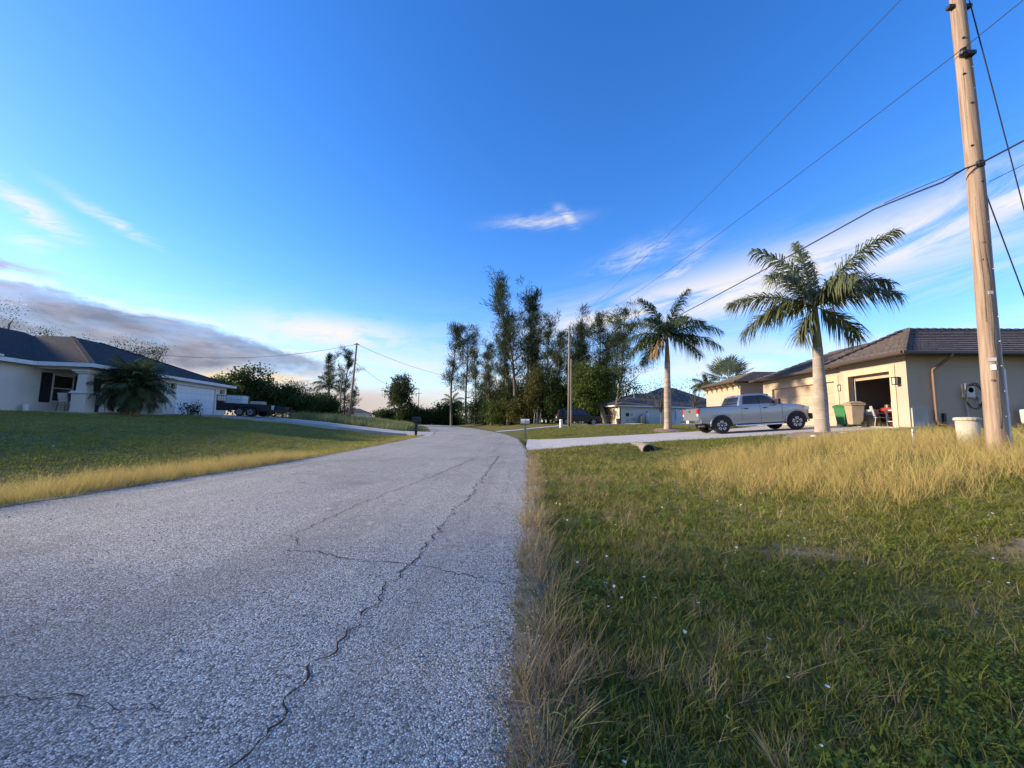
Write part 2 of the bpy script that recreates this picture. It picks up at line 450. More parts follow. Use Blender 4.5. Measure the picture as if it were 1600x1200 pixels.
# ------------------------------------------------------------------ mesh helpers
class MB:
    """collects shapes; build() links them as ONE mesh object"""
    def __init__(s):
        s.v = []
        s.f = []
    def add(s, verts, faces):
        o = len(s.v)
        s.v += [tuple(map(float, p)) for p in verts]
        s.f += [tuple(i+o for i in f) for f in faces]
        return s
    def box(s, x0, x1, y0, y1, z0, z1):
        v = [(x, y, z) for z in (z0, z1) for y in (y0, y1) for x in (x0, x1)]
        return s.add(v, [(0, 2, 3, 1), (4, 5, 7, 6), (0, 1, 5, 4), (2, 6, 7, 3), (0, 4, 6, 2), (1, 3, 7, 5)])
    def obox(s, c, ax, ay, az):
        c, ax, ay, az = map(Vector, (c, ax, ay, az))
        v = [c+ax*i+ay*j+az*k for k in (-1, 1) for j in (-1, 1) for i in (-1, 1)]
        return s.add(v, [(0, 2, 3, 1), (4, 5, 7, 6), (0, 1, 5, 4), (2, 6, 7, 3), (0, 4, 6, 2), (1, 3, 7, 5)])
    def bar(s, a, b, w, h=None):
        a, b = Vector(a), Vector(b)
        h = h or w
        d = (b-a)
        t = d.normalized()
        up = Vector((0, 0, 1)) if abs(t.z) < .95 else Vector((1, 0, 0))
        x = t.cross(up).normalized()
        y = x.cross(t)
        return s.obox((a+b)/2, d/2, x*w/2, y*h/2)
    def tube(s, pts, rad, n=8, cap=True):
        pts = [Vector(p) for p in pts]
        if not hasattr(rad, '__len__'):
            rad = [rad]*len(pts)
        base = len(s.v)
        prevx = None
        for i, p in enumerate(pts):
            t = (pts[min(i+1, len(pts)-1)]-pts[max(i-1, 0)])
            t = t.normalized() if t.length > 1e-9 else Vector((0, 0, 1))
            if prevx is None:
                up = Vector((0, 1, 0)) if abs(t.y) < .9 else Vector((1, 0, 0))
                x = up.cross(t).normalized()
            else:
                x = (prevx - t*prevx.dot(t)).normalized()
            prevx = x
            y = t.cross(x)
            for k in range(n):
                a = 2*math.pi*k/n
                s.v.append(tuple(p + (x*math.cos(a)+y*math.sin(a))*rad[i]))
        for i in range(len(pts)-1):
            for k in range(n):
                a = base+i*n+k
                b = base+i*n+(k+1) % n
                s.f.append((a, b, b+n, a+n))
        if cap:
            s.f.append(tuple(base+k for k in range(n))[::-1])
            s.f.append(tuple(base+(len(pts)-1)*n+k for k in range(n)))
        return s
    def lathe(s, prof, n=24, c=(0, 0, 0), axis='z', cap=True):
        base = len(s.v)
        for r, h in prof:
            for k in range(n):
                a = 2*math.pi*k/n
                if axis == 'z':
                    p = (c[0]+r*math.cos(a), c[1]+r*math.sin(a), c[2]+h)
                else:
                    p = (c[0]+r*math.cos(a), c[1]+h, c[2]+r*math.sin(a))
                s.v.append(p)
        for i in range(len(prof)-1):
            for k in range(n):
                a = base+i*n+k
                b = base+i*n+(k+1) % n
                s.f.append((a, b, b+n, a+n))
        if cap:
            s.f.append(tuple(base+k for k in range(n))[::-1])
            s.f.append(tuple(base+(len(prof)-1)*n+k for k in range(n)))
        return s
    def prism(s, poly, y0, y1, yfun=None):
        """polygon in x,z extruded along y"""
        n = len(poly)
        f = yfun or (lambda z: 1.0)
        v = [(x, y0*f(z), z) for x, z in poly]+[(x, y1*f(z), z) for x, z in poly]
        fs = [tuple(range(n)), tuple(range(2*n-1, n-1, -1))]
        for i in range(n):
            j = (i+1) % n
            fs.append((j, i, i+n, j+n))
        return s.add(v, fs)
    def build(s, name, m, parent=None, smooth=False, bevel=0.0, seg=2, loc=None, fix=True):
        me = bpy.data.meshes.new(name)
        me.from_pydata(s.v, [], s.f)
        if fix and len(s.f) < 20000:
            bm = bmesh.new()
            bm.from_mesh(me)
            bmesh.ops.recalc_face_normals(bm, faces=bm.faces)
            bm.to_mesh(me)
            bm.free()
        me.materials.append(MATS[m] if isinstance(m, str) else m)
        if smooth:
            me.polygons.foreach_set('use_smooth', [True]*len(me.polygons))
        o = bpy.data.objects.new(name, me)
        COL.objects.link(o)
        if parent is not None:
            o.parent = parent
        if loc is not None:
            o.location = loc
        if bevel:
            md = o.modifiers.new('bevel', 'BEVEL')
            md.width = bevel
            md.segments = seg
            md.limit_method = 'ANGLE'
            md.angle_limit = R(35)
        return o


def tag(o, label=None, cat=None, group=None, kind=None):
    if label:
        o['label'] = label
    if cat:
        o['category'] = cat
    if group:
        o['group'] = group
    if kind:
        o['kind'] = kind
    return o


def thing(name, label, cat, loc=(0, 0, 0), rz=0.0, group=None, rot=None):
    o = bpy.data.objects.new(name, None)
    o.empty_display_size = .2
    COL.objects.link(o)
    o.location = loc
    o.rotation_euler = rot if rot else (0, 0, rz)
    return tag(o, label, cat, group)


def copy_tree(o, parent=None):
    c = o.copy()
    COL.objects.link(c)
    c.parent = parent
    for ch in list(o.children):
        copy_tree(ch, c)
    return c


def npmesh(name, V, F, m, parent=None, smooth=False, tri=True):
    """mesh straight from numpy arrays (V n*3, F m*3 or m*4)"""
    me = bpy.data.meshes.new(name)
    k = F.shape[1]
    me.vertices.add(len(V))
    me.vertices.foreach_set('co', np.asarray(V, np.float32).ravel())
    me.loops.add(F.size)
    me.loops.foreach_set('vertex_index', F.astype(np.int32).ravel())
    me.polygons.add(len(F))
    me.polygons.foreach_set('loop_start', np.arange(0, F.size, k, dtype=np.int32))
    me.update(calc_edges=True)
    me.validate()
    me.materials.append(MATS[m] if isinstance(m, str) else m)
    if smooth:
        me.polygons.foreach_set('use_smooth', [True]*len(me.polygons))
    o = bpy.data.objects.new(name, me)
    COL.objects.link(o)
    if parent is not None:
        o.parent = parent
    return o


# ------------------------------------------------------------------ the lie of the land
YR = np.array([-40, -10, 0, 12, 16, 25, 35, 44, 60, 86, 103, 130, 170.])
XR = np.array([0, 0, -.02, -.03, -.2, -.8, -2.4, -4.7, -9.2, -17.9, -26.5, -45, -78.])
YL = np.array([-40, -10, 4, 9, 12, 18, 27, 35, 44, 60, 78, 103, 130, 170.])
XL = np.array([-6.5, -6.5, -6.5, -6.3, -6.4, -6.85, -7.8, -9.3, -11.7, -16.2, -22.1, -34.5, -54, -88.])
DY = np.linspace(-40, 170, 2101)


def _smooth(yk, xk):
    x = np.interp(DY, yk, xk)
    ker = np.hanning(61)
    ker /= ker.sum()
    return np.convolve(np.pad(x, 30, mode='edge'), ker, mode='valid')


XRS, XLS = _smooth(YR, XR), _smooth(YL, XL)
xr = lambda y: np.interp(y, DY, XRS)
xl = lambda y: np.interp(y, DY, XLS)


def sst(a, b, x):
    t = np.clip((x-a)/(b-a), 0, 1)
    return t*t*(3-2*t)


def wave(x, y):
    return (np.sin(x*1.7+y*.9)*.5+np.sin(x*.8-y*1.9+1.3)*.5+np.sin(x*3.1+y*2.7+.5)*.3)*.02


LH = Vector((-24.94, 24.93, 1.25))
la, ln_ = Vector((-.215, .9766, 0)), Vector((.9766, .215, 0))


def gz(x, y):
    x = np.asarray(x, float)
    y = np.asarray(y, float)
    dr = x-xr(y)
    dl = xl(y)-x
    near = np.interp(dr, [0, .6, 1.6, 3.0, 4.4, 6.3, 9.0, 12, 16, 40], [-.02, -.05, -.09, -.13, -.02, .45, .85, 1.0, 1.17, 1.17])
    drive = np.interp(dr, [0, .3, 16.2, 40], [-.03, -.02, 1.16, 1.17])
    far = np.interp(dr, [0, 1.5, 4.5, 8, 14, 40], [-.02, .02, .40, .80, 1.05, 1.15])
    w1 = sst(13.9, 15.7, y)
    w2 = sst(25.0, 28.0, y)
    zr = near*(1-w1)+drive*w1*(1-w2)+far*w2
    left = np.interp(dl, [0, .8, 2.4, 5.0, 10, 15, 18.5, 60], [-.02, -.05, -.06, .16, .74, 1.10, 1.22, 1.25])
    z = np.where(dr > 0, zr, np.where(dl > 0, left, -.03))
    edge = np.minimum(np.abs(dr), np.abs(dl))
    off = (dr > 0) | (dl > 0)
    z = z + np.where(off, wave(x, y)*sst(0.1, 1.2, edge), 0)
    # beds dug out under the three driveways
    yn = 15.9+1.4*np.clip(x/3, 0, 1)**.6
    yf = 25.4-.9*np.clip(x/3, 0, 1)**.6+np.maximum(0, x-11)*.6
    bed = (dr > .1)*sst(16.8, 16.2, x)*sst(yn, yn+.35, y)*sst(yf, yf-.35, y)
    ux = (x-LH.x)*la.x+(y-LH.y)*la.y
    vx = (x-LH.x)*ln_.x+(y-LH.y)*ln_.y
    fl = np.maximum(0, vx-15.5)**1.5*.4
    lbed = sst(.75-fl, 1.1-fl, ux)*sst(6.35+fl, 6.0+fl, ux)*sst(-.5, 0, vx)*sst(17.9, 17.5, vx)
    dz_ = np.interp(vx, [0, 3, 8, 12, 15, 17.9], [1.245, 1.22, .84, .42, .12, .012])
    z = z*(1-lbed)+(dz_-.12)*lbed
    fbed = sst(40.9, 41.3, y)*sst(45.8, 45.4, y)*sst(11.6, 11.2, x)*(dr > .1)
    z = z-.12*bed-.10*fbed
    farfade = sst(95, 150, np.hypot(x, y))
    return z*(1-farfade)+np.where(off, .3, -.03)*farfade


def G(x, y):
    return float(gz(x, y))


def grid_sheet(name, xs, ys, zfun, m, kind='structure', parent=None):
    X, Y = np.meshgrid(xs, ys)
    Z = zfun(X, Y)
    V = np.stack([X, Y, Z], -1).reshape(-1, 3)
    nx, ny = len(xs), len(ys)
    i = np.arange((ny-1)*(nx-1))
    a = (i // (nx-1))*nx+i % (nx-1)
    F = np.stack([a, a+1, a+nx+1, a+nx], 1)
    o = npmesh(name, V, F, m, parent, smooth=True)
    if kind:
        o['kind'] = kind
    return o


def dens(lo, hi, fine_lo, fine_hi, step, growth=1.18):
    c = list(np.arange(fine_lo, fine_hi+1e-6, step))
    s = step
    p = fine_lo
    left = []
    while p > lo:
        s *= growth
        p -= s
        left.append(p)
    s = step
    p = c[-1]
    while p < hi:
        s *= growth
        p += s
        c.append(p)
    return np.array(left[::-1]+c)


grid_sheet('ground', dens(-2500, 2500, -34, 24, .4), dens(-300, 3000, -4, 90, .4), gz, 'ground')

# road: chip seal strip, slightly crowned, with a ragged edge
ys = np.concatenate([np.arange(-12, 40, .12), np.arange(40, 168, .8)])
er = xr(ys)+.05*np.sin(ys*2.1)*np.sin(ys*.77+1)+rng.normal(0, .018, len(ys))
elx = xl(ys)+.05*np.sin(ys*1.7+2)*np.sin(ys*.6)+rng.normal(0, .018, len(ys))
tt = np.linspace(0, 1, 13)
RX = elx[:, None]*(1-tt)+er[:, None]*tt
RY = np.repeat(ys[:, None], 13, 1)
RZ = .05*(1-(2*tt-1)**2)[None, :]+.002+0*RX
V = np.stack([RX, RY, RZ], -1).reshape(-1, 3)
i = np.arange((len(ys)-1)*12)
a = (i//12)*13+i % 12
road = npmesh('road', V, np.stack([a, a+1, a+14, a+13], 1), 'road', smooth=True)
tag(road, 'grey chip seal road curving away to the left', None, kind='structure')


def rz_(x, y):
    t = (x-xl(y))/(xr(y)-xl(y))
    return .05*(1-(2*t-1)**2)+.002


def crack(pts, w0, w1):
    """narrow jagged fissure laid in the road skin"""
    P = []
    for (x0, y0), (x1, y1) in zip(pts[:-1], pts[1:]):
        L = math.hypot(x1-x0, y1-y0)
        n = max(2, int(L/.028))
        for k in range(n):
            t = k/n
            P.append((x0+(x1-x0)*t, y0+(y1-y0)*t))
    P.append(pts[-1])
    P = np.array(P)
    n = len(P)
    jig = np.convolve(rng.normal(0, .034, n+4), np.ones(3)/3, mode='valid')[:n]+np.convolve(rng.normal(0, .055, n+24), np.ones(21)/21, mode='valid')[:n]
    d = np.gradient(P, axis=0)
    d /= np.linalg.norm(d, axis=1)[:, None]+1e-9
    nr = np.stack([-d[:, 1], d[:, 0]], 1)
    P = P+nr*jig[:, None]
    w = .92*np.linspace(w0, w1, n)*rng.uniform(.15, 1.25, n)*(.72+.28*np.sin(np.arange(n)*.31+n)**2)
    A, B = P+nr*w[:, None]/2, P-nr*w[:, None]/2
    V = np.concatenate([np.c_[A, rz_(A[:, 0], A[:, 1])+.004], np.c_[B, rz_(B[:, 0], B[:, 1])+.004]])
    k = np.arange(n-1)
    npmesh('crack', V, np.stack([k, k+1, k+1+n, k+n], 1), 'crack', road)


crack([(-.94, 1.1), (-.95, 1.52), (-.97, 1.87), (-.93, 2.26), (-.98, 2.74), (-.97, 3.07), (-.90, 3.78), (-.96, 4.24), (-.93, 5.86), (-.95, 7.9), (-1.05, 12.8)], .014, .030)
crack([(-2.02, 3.29), (-1.49, 3.16), (-.97, 3.07), (-.61, 2.98), (-.17, 2.87)], .017, .010)
crack([(-2.0, 3.3), (-2.24, 3.63), (-2.23, 5.03), (-1.88, 8.2), (-1.67, 12)], .010, .026)
crack([(-2.1, 1.50), (-1.86, 1.51), (-1.75, 1.52), (-1.59, 1.52), (-1.36, 1.51)], .012, .006)
crack([(-1.81, 1.69), (-1.8, 1.8), (-1.84, 1.97)], .006, .004)
crack([(-1.94, 5.15), (-1.11, 4.92)], .008, .005)
crack([(-1.4, 14), (-1.6, 24)], .02, .02)
crack([(-.96, 2.74), (-.80, 2.62), (-.74, 2.45)], .005, .003)
crack([(-.95, 1.87), (-1.12, 1.80), (-1.2, 1.68)], .006, .003)
crack([(-.93, 4.24), (-.78, 4.4), (-.72, 4.8)], .006, .004)
crack([(-3.4, 4.2), (-3.2, 5.5), (-3.3, 7.4)], .006, .008)
crack([(-.45, 5.2), (-.42, 7.0), (-.5, 9.5)], .004, .01)
crack([(-4.6, 6.5), (-3.3, 6.4), (-2.2, 6.6)], .006, .008)


def drive_sheet(name, label, rows, m, edge=.10):
    """driveway: rows of (left point, right point) cross lines; gets a skirt so that it is a slab, not a sheet"""
    V = []
    F = []
    n = len(rows)
    for (p, q) in rows:
        for t in np.linspace(0, 1, 9):
            V.append([p[k]+(q[k]-p[k])*t for k in range(3)])
    for i in range(n-1):
        for k in range(8):
            a = i*9+k
            F.append((a, a+1, a+10, a+9))
    o = len(V)
    for i in range(n):
        for k in (0, 8):
            v = V[i*9+k]
            V.append([v[0], v[1], v[2]-edge-.15])
    for i in range(n-1):
        F.append((i*9, (i+1)*9, o+2*(i+1), o+2*i))
        F.append((i*9+8, o+2*i+1, o+2*(i+1)+1, (i+1)*9+8))
    ob = MB().add(V, F).build(name, m)
    tag(ob, label, None, kind='structure')
    return ob


# paver driveway up to the garages on the right; it climbs 1.2 m from the road
rows = []
for t in np.linspace(0, 1, 24):
    x = -.25+16.9*t
    yn = 15.7+1.5*min(1, max(0, x)/3.0)**.6
    yf = 25.6-.9*min(1, max(0, x)/3.0)**.6+max(0, x-11)*.6
    z = np.interp(x, [-.3, .4, 16.2, 17], [.012, .02, 1.2, 1.2])
    rows.append(((x, yn, z), (x, yf, z)))
drive_sheet('driveway', 'pale paver driveway climbing to the open garage', rows, 'paver')
# concrete driveway of the house across the road
rows = []
for t in np.linspace(0, 1, 20):
    s_ = t*17.9
    c0 = LH+la*.7+ln_*s_
    c1 = LH+la*6.4+ln_*s_
    fl = max(0, s_-15.5)**1.5*.4
    c0 -= la*fl
    c1 += la*fl
    zz = np.interp(s_, [0, 3, 8, 12, 15, 17.9], [1.245, 1.22, .84, .42, .12, .012])
    rows.append(((c0.x, c0.y, zz+.02), (c1.x, c1.y, zz+.02)))
drive_sheet('driveway', 'narrow concrete driveway running down from the white garage door', rows, 'concrete')
rows = []
for t in np.linspace(0, 1, 16):
    x = -3.9+15.5*t
    z = G(x, 43.5)+.13 if x > -1.5 else float(np.interp(x, [-3.9, -1.5], [.02, G(-1.5, 43.5)+.13]))
    rows.append(((x, 40.8-.25*t, max(.015, z)), (x, 46-.2*t, max(.015, z))))
drive_sheet('driveway', 'far concrete driveway under the black vehicle', rows, 'concrete')


# ------------------------------------------------------------------ buildings
def wall_lantern(parent, x, y, z, nx=-1, ny=0, s=1.0):
    """box lantern on a wall, facing nx, ny; part of the house"""
    b = MB()
    c = Vector((x, y, z))
    n = Vector((nx, ny, 0))
    t = Vector((-ny, nx, 0))
    up = Vector((0, 0, 1))
    b.obox(c+n*.02, n*.02, t*.07*s, up*.10*s)
    b.obox(c+n*.16+up*.17*s, n*.11*s, t*.11*s, up*.015)
    b.obox(c+n*.16-up*.15*s, n*.09*s, t*.09*s, up*.015)
    for i in (-1, 1):
        for j in (-1, 1):
            b.obox(c+n*(.16+.08*s*i)+t*.08*s*j, n*.01, t*.01, up*.16*s)
    b.obox(c+n*.08+up*.17*s, n*.06, t*.012, up*.012)
    o = b.build('wall_lantern', 'black_metal', parent)
    MB().obox(c+n*.16, n*.06*s, t*.06*s, up*.13*s).build('lantern_glass', 'lamp_glass', o)
    return o


def sectional_door(parent, x, y0, y1, z0, z1, m, ncol, name='garage_door', nx=-1):
    """garage door made of four hinged sections with raised panels, front at x facing nx"""
    nrow = 4
    h = (z1-z0)/nrow
    root = None
    for r in range(nrow):
        b = MB()
        za, zb = z0+r*h+.006, z0+(r+1)*h-.006
        b.box(min(x, x-nx*.05), max(x, x-nx*.05), y0, y1, za, zb)
        w = (y1-y0)/ncol
        for c in range(ncol):
            ya, yb = y0+c*w+.10*w+.02, y0+(c+1)*w-.10*w-.02
            f = [(x+nx*.002, ya, za+.09), (x+nx*.002, yb, za+.09), (x+nx*.002, yb, zb-.09), (x+nx*.002, ya, zb-.09)]
            g = [(x+nx*.018, ya+.05, za+.14), (x+nx*.018, yb-.05, za+.14), (x+nx*.018, yb-.05, zb-.14), (x+nx*.018, ya+.05, zb-.14)]
            b.add(f+g, [(4, 5, 6, 7), (0, 1, 5, 4), (1, 2, 6, 5), (2, 3, 7, 6), (3, 0, 4, 7)])
        if root is None:
            root = b.build(name, m, parent)
        else:
            b.build('door_section', m, root)
    return root


def tile_courses(parent, p0, p1, q0, q1, n, m, name='tile_course', th=.05):
    """sloping roof face as n stepped courses; p0-p1 eave edge, q0-q1 upper edge (q may be shorter)"""
    p0, p1, q0, q1 = map(Vector, (p0, p1, q0, q1))
    nrm = (p1-p0).cross(q0-p0).normalized()
    if nrm.z < 0:
        nrm = -nrm
    for i in range(n):
        t0, t1 = i/n, (i+1)/n
        a, b = p0.lerp(q0, t0), p1.lerp(q1, t0)
        c, d = p1.lerp(q1, t1), p0.lerp(q0, t1)
        lo = nrm*th
        hi = nrm*.008
        mb = MB()
        # split along its length so that tiles sit slightly unevenly
        L = (b-a).length
        k = max(1, int(L/.33))
        jig = [random.uniform(-.006, .006) for _ in range(k)]
        for s in range(k):
            u0, u1 = s/k, (s+1)/k-(.018/max(L, .3))
            lj = lo+nrm*jig[s]
            a0, a1, d0, d1 = a.lerp(b, u0), a.lerp(b, u1), d.lerp(c, u0), d.lerp(c, u1)
            mb.add([a0, a1, d1, d0, a0+lj, a1+lj, d1+hi, d0+hi], [(4, 5, 6, 7), (0, 4, 7, 3), (1, 2, 6, 5), (0, 1, 5, 4), (3, 7, 6, 2)])
        mb.build(name, m, parent, fix=False)


def cap_line(parent, a, b, m, r=.10, name='ridge_cap'):
    a, b = Vector(a), Vector(b)
    n = max(2, int((b-a).length/.4))
    mb = MB()
    for i in range(n):
        p, q = a.lerp(b, i/n), a.lerp(b, (i+1.08)/n)
        mb.tube([p+Vector((0, 0, .02)), q+Vector((0, 0, -.01))], [r*1.08, r*.9], 6)
    return mb.build(name, m, parent)


def right_house():
    root = thing('garage_house', 'tan stucco house with brown tile roof and an open garage bay beside the silver pickup', 'house', (16.2, 17.45, 1.2))
    EH = 3.12           # eave height
    # bay with the open door: x=0 face, y 0..3.6 ; double bay set back .35, y 3.6..11
    w = MB()
    w.box(0, .22, 0, .78, 0, EH).box(0, .22, 3.08, 3.6, 0, EH).box(0, .22, .78, 3.08, 2.52, EH)
    w.box(.22, .35, 3.4, 3.6, 0, EH)
    w.box(.35, .57, 3.6, 4.45, 0, EH).box(.35, .57, 9.95, 11, 0, EH).box(.35, .57, 4.45, 9.95, 2.45, EH)
    w.box(.22, 14.5, 0, .22, 0, EH)                       # wall that faces the camera
    w.box(.57, 4.0, 10.78, 11, 0, EH).box(4.0, 4.2, 10.78, 13.2, 0, EH)
    w.box(14.28, 14.5, .22, 19.0, 0, EH)
    w.box(-.1, .12, 13.2, 19.0, 0, EH+.15).box(.12, 14.28, 18.8, 19.0, 0, EH).box(.12, 4.0, 13.2, 13.4, 0, EH+.15)
    w.build('wall', 'stucco_tan', root)
    # garage interior
    g = MB()
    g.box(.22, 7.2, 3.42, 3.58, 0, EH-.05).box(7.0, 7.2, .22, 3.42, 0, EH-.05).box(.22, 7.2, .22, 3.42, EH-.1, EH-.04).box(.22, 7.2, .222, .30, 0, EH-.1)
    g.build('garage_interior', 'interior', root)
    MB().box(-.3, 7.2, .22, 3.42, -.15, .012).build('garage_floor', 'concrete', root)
    # smooth bands round the openings
    t = MB()
    t.box(-.035, -.001, .52, .78, 0, 2.80).box(-.035, -.001, 3.08, 3.34, 0, 2.80).box(-.035, -.001, .78, 3.08, 2.52, 2.80)
    t.build('door_surround', 'stucco_cream', root, bevel=.008)
    t = MB()
    t.box(.315, .349, 4.19, 4.45, 0, 2.73).box(.315, .349, 9.95, 10.21, 0, 2.73).box(.315, .349, 4.45, 9.95, 2.45, 2.73)
    t.build('door_surround', 'stucco_cream', root, bevel=.008)
    sectional_door(root, .47, 4.47, 9.93, .01, 2.45, 'door_tan', 8)
    # rolled-up door of the open bay: its lowest section hangs just under the lintel, on tracks
    d = MB().box(.30, .36, .80, 3.06, 2.30, 2.56).build('rolled_up_door', 'door_tan', root)
    for ya in (.80, 3.02):
        MB().box(.26, .30, ya, ya+.04, 0, 2.5).build('door_track', 'galv', d)
    wall_lantern(root, -.002, .36, 2.02)
    wall_lantern(root, .348, 3.86, 2.02)
    wall_lantern(root, .348, 10.6, 2.02)
    # low pale block against the side wall at the corner
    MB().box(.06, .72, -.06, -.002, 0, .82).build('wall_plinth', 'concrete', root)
    # roof: L of two hipped wings, front wing along y, side wing along x
    O = .62             # overhang
    RI = 1.95           # rise
    ez = EH+.04
    x0, y0 = -O, -O
    hx, hy = x0+4.3, y0+4.3
    roof = MB().add([(x0, y0, ez), (hx, hy, ez+RI), (15.1, hy, ez+RI), (15.1, y0, ez), (x0, 4.0, ez), (hx, 4.0, ez+RI)],
                    [(0, 3, 2, 1), (0, 1, 5, 4)]).build('roof', 'tile_brown', root)
    n = 12
    tile_courses(roof, (x0, y0, ez), (15.1, y0, ez), (hx, hy, ez+RI), (15.1, hy, ez+RI), n, 'tile_brown')
    tile_courses(roof, (x0, y0, ez), (x0, 3.95, ez), (hx, hy, ez+RI), (hx, 3.95, ez+RI), n, 'tile_brown')
    x1 = x0+.42         # double bay eave, set back
    hx1 = x1+4.5
    MB().add([(x1, 3.7, ez-.02), (hx1, 3.7, ez+RI-.02), (hx1, 9.0, ez+RI-.02), (x1, 11.5, ez-.02), (x0, 3.97, ez-.02), (hx, 3.97, ez+RI)], [(0, 3, 2, 1), (0, 1, 5, 4)]).build('roof_valley', 'tile_brown', roof)
    tile_courses(roof, (x1, 3.99, ez), (x1, 11.6, ez), (hx1, 3.99, ez+RI), (hx1, 9.4, ez+RI), n, 'tile_brown')
    cap_line(roof, (x0, y0, ez+.05), (hx, hy, ez+RI+.04), 'tile_brown')
    cap_line(roof, (hx, hy, ez+RI+.04), (15.1, hy, ez+RI+.04), 'tile_brown')
    cap_line(roof, (hx, hy, ez+RI+.04), (hx, 4.0, ez+RI+.04), 'tile_brown')
    cap_line(roof, (x0, 3.98, ez+.07), (hx, 3.98, ez+RI+.06), 'tile_brown')
    # higher main roof behind
    m = MB().add([(5, 7, ez+1.2), (15, 7, ez+1.2), (15, 17, ez+1.2), (5, 17, ez+1.2), (9.5, 11.5, ez+2.9), (11, 12.5, ez+2.9)],
                 [(0, 1, 5, 4), (1, 2, 5), (2, 3, 4, 5), (3, 0, 4)]).build('main_roof', 'tile_brown', root)
    # entry wing roof with corbels under its eave
    ex0, ey0, ey1, e2 = -.75, 12.6, 19.6, EH+.2
    er_ = MB().add([(ex0, ey0, e2), (ex0, ey1, e2), (7, ey1, e2), (7, ey0, e2), (2.6, 16.1, e2+1.2), (7, 16.1, e2+1.2)],
                   [(0, 4, 1), (1, 4, 5, 2), (0, 3, 5, 4), (0, 1, 2, 3)]).build('entry_roof', 'tile_brown', root)
    tile_courses(er_, (ex0, ey0, e2), (ex0, ey1, e2), (2.6, 16.05, e2+1.2), (2.6, 16.15, e2+1.2), 10, 'tile_brown')
    tile_courses(er_, (7, ey0, e2), (ex0, ey0, e2), (7, 16.1, e2+1.2), (2.6, 16.1, e2+1.2), 10, 'tile_brown')
    for k in range(7):
        yy = 13.35+k*.9
        MB().prism([(-.1, EH-.42), (-.1, EH+.14), (-.62, EH+.14), (-.55, EH+.02), (-.28, EH-.12)], yy-.09, yy+.09).build('corbel', 'stucco_cream', root)
    # soffits, fascia, gutters
    s = MB()
    s.box(x0+.03, 0, y0+.03, 3.97, EH-.01, EH+.02).box(.0, 15, y0+.03, 0, EH-.01, EH+.02).box(x1+.03, .35, 3.97, 11.4, EH-.012, EH+.018).box(ex0+.03, -.1, ey0, ey1, EH+.15, EH+.18)
    s.build('soffit', 'gutter_brown', root)
    gt = MB()
    gt.box(x0-.13, x0+.005, y0-.12, 3.98, EH-.04, EH+.085).box(x0-.13, 15.1, y0-.13, y0+.005, EH-.041, EH+.084)
    gt.build('gutter', 'gutter_brown', root, bevel=.02)
    gt = MB()
    gt.box(x1-.13, x1+.005, 3.985, 11.6, EH-.05, EH+.08).box(ex0-.12, ex0, ey0, ey1, EH+.12, EH+.23)
    gt.build('gutter', 'gutter_brown', root, bevel=.02)
    # downspout on the side wall
    dx = 1.0
    MB().tube([(dx+.22, y0-.07, EH-.02), (dx+.22, y0-.06, EH-.14), (dx, -.10, EH-.62), (dx, -.08, EH-.80), (dx, -.08, .32), (dx+.06, -.10, .16), (dx+.42, -.22, .05), (dx+.75, -.30, .03)], .055, 8).build('downspout', 'downspout_brown', root)
    # electric meter, conduits and a hung hose
    mx = 2.38
    mt = MB().box(mx-.19, mx+.19, -.16, -.002, 1.30, 1.90).build('meter_box', 'galv', root, bevel=.012)
    MB().lathe([(.11, 0), (.11, .10), (.085, .13)], 16, (mx+.02, -.16, 1.62), 'y').build('meter_dial', 'clear_lens', mt).scale = (1, 1, 1)
    MB().box(mx+.36, mx+.62, -.13, -.002, 1.05, 1.32).build('junction_box', 'galv', root, bevel=.01)
    MB().tube([(mx-.1, -.07, 1.3), (mx-.1, -.07, 0)], .035, 8).tube([(mx+.5, -.06, 1.05), (mx+.5, -.06, 0)], .018, 6).tube([(mx+.19, -.06, 1.45), (mx+.42, -.06, 1.32)], .02, 6).build('conduit', 'galv', root)
    hp = []
    for k in range(90):
        a = k/89*2*math.pi*3
        rr = .42+.03*math.sin(k*.9)
        hp.append((mx+.08+rr*.85*math.sin(a), -.20-.012*math.sin(a*2.3), 1.38+rr*1.25*math.cos(a)-.02*(k/30)))
    MB().tube(hp, .016, 6).build('hose', 'hose', root)
    MB().box(1.28, 1.38, -.10, -.002, .02, .62).build('utility_box', 'dark_plastic', root)
    # window far along the side wall
    wn = MB().box(6.9, 8.3, -.03, -.002, .9, 2.3).build('window', 'white_paint', root)
    MB().box(6.98, 8.22, -.045, -.031, .98, 2.22).build('pane', 'glass_dark', wn)
    return root


right_house()


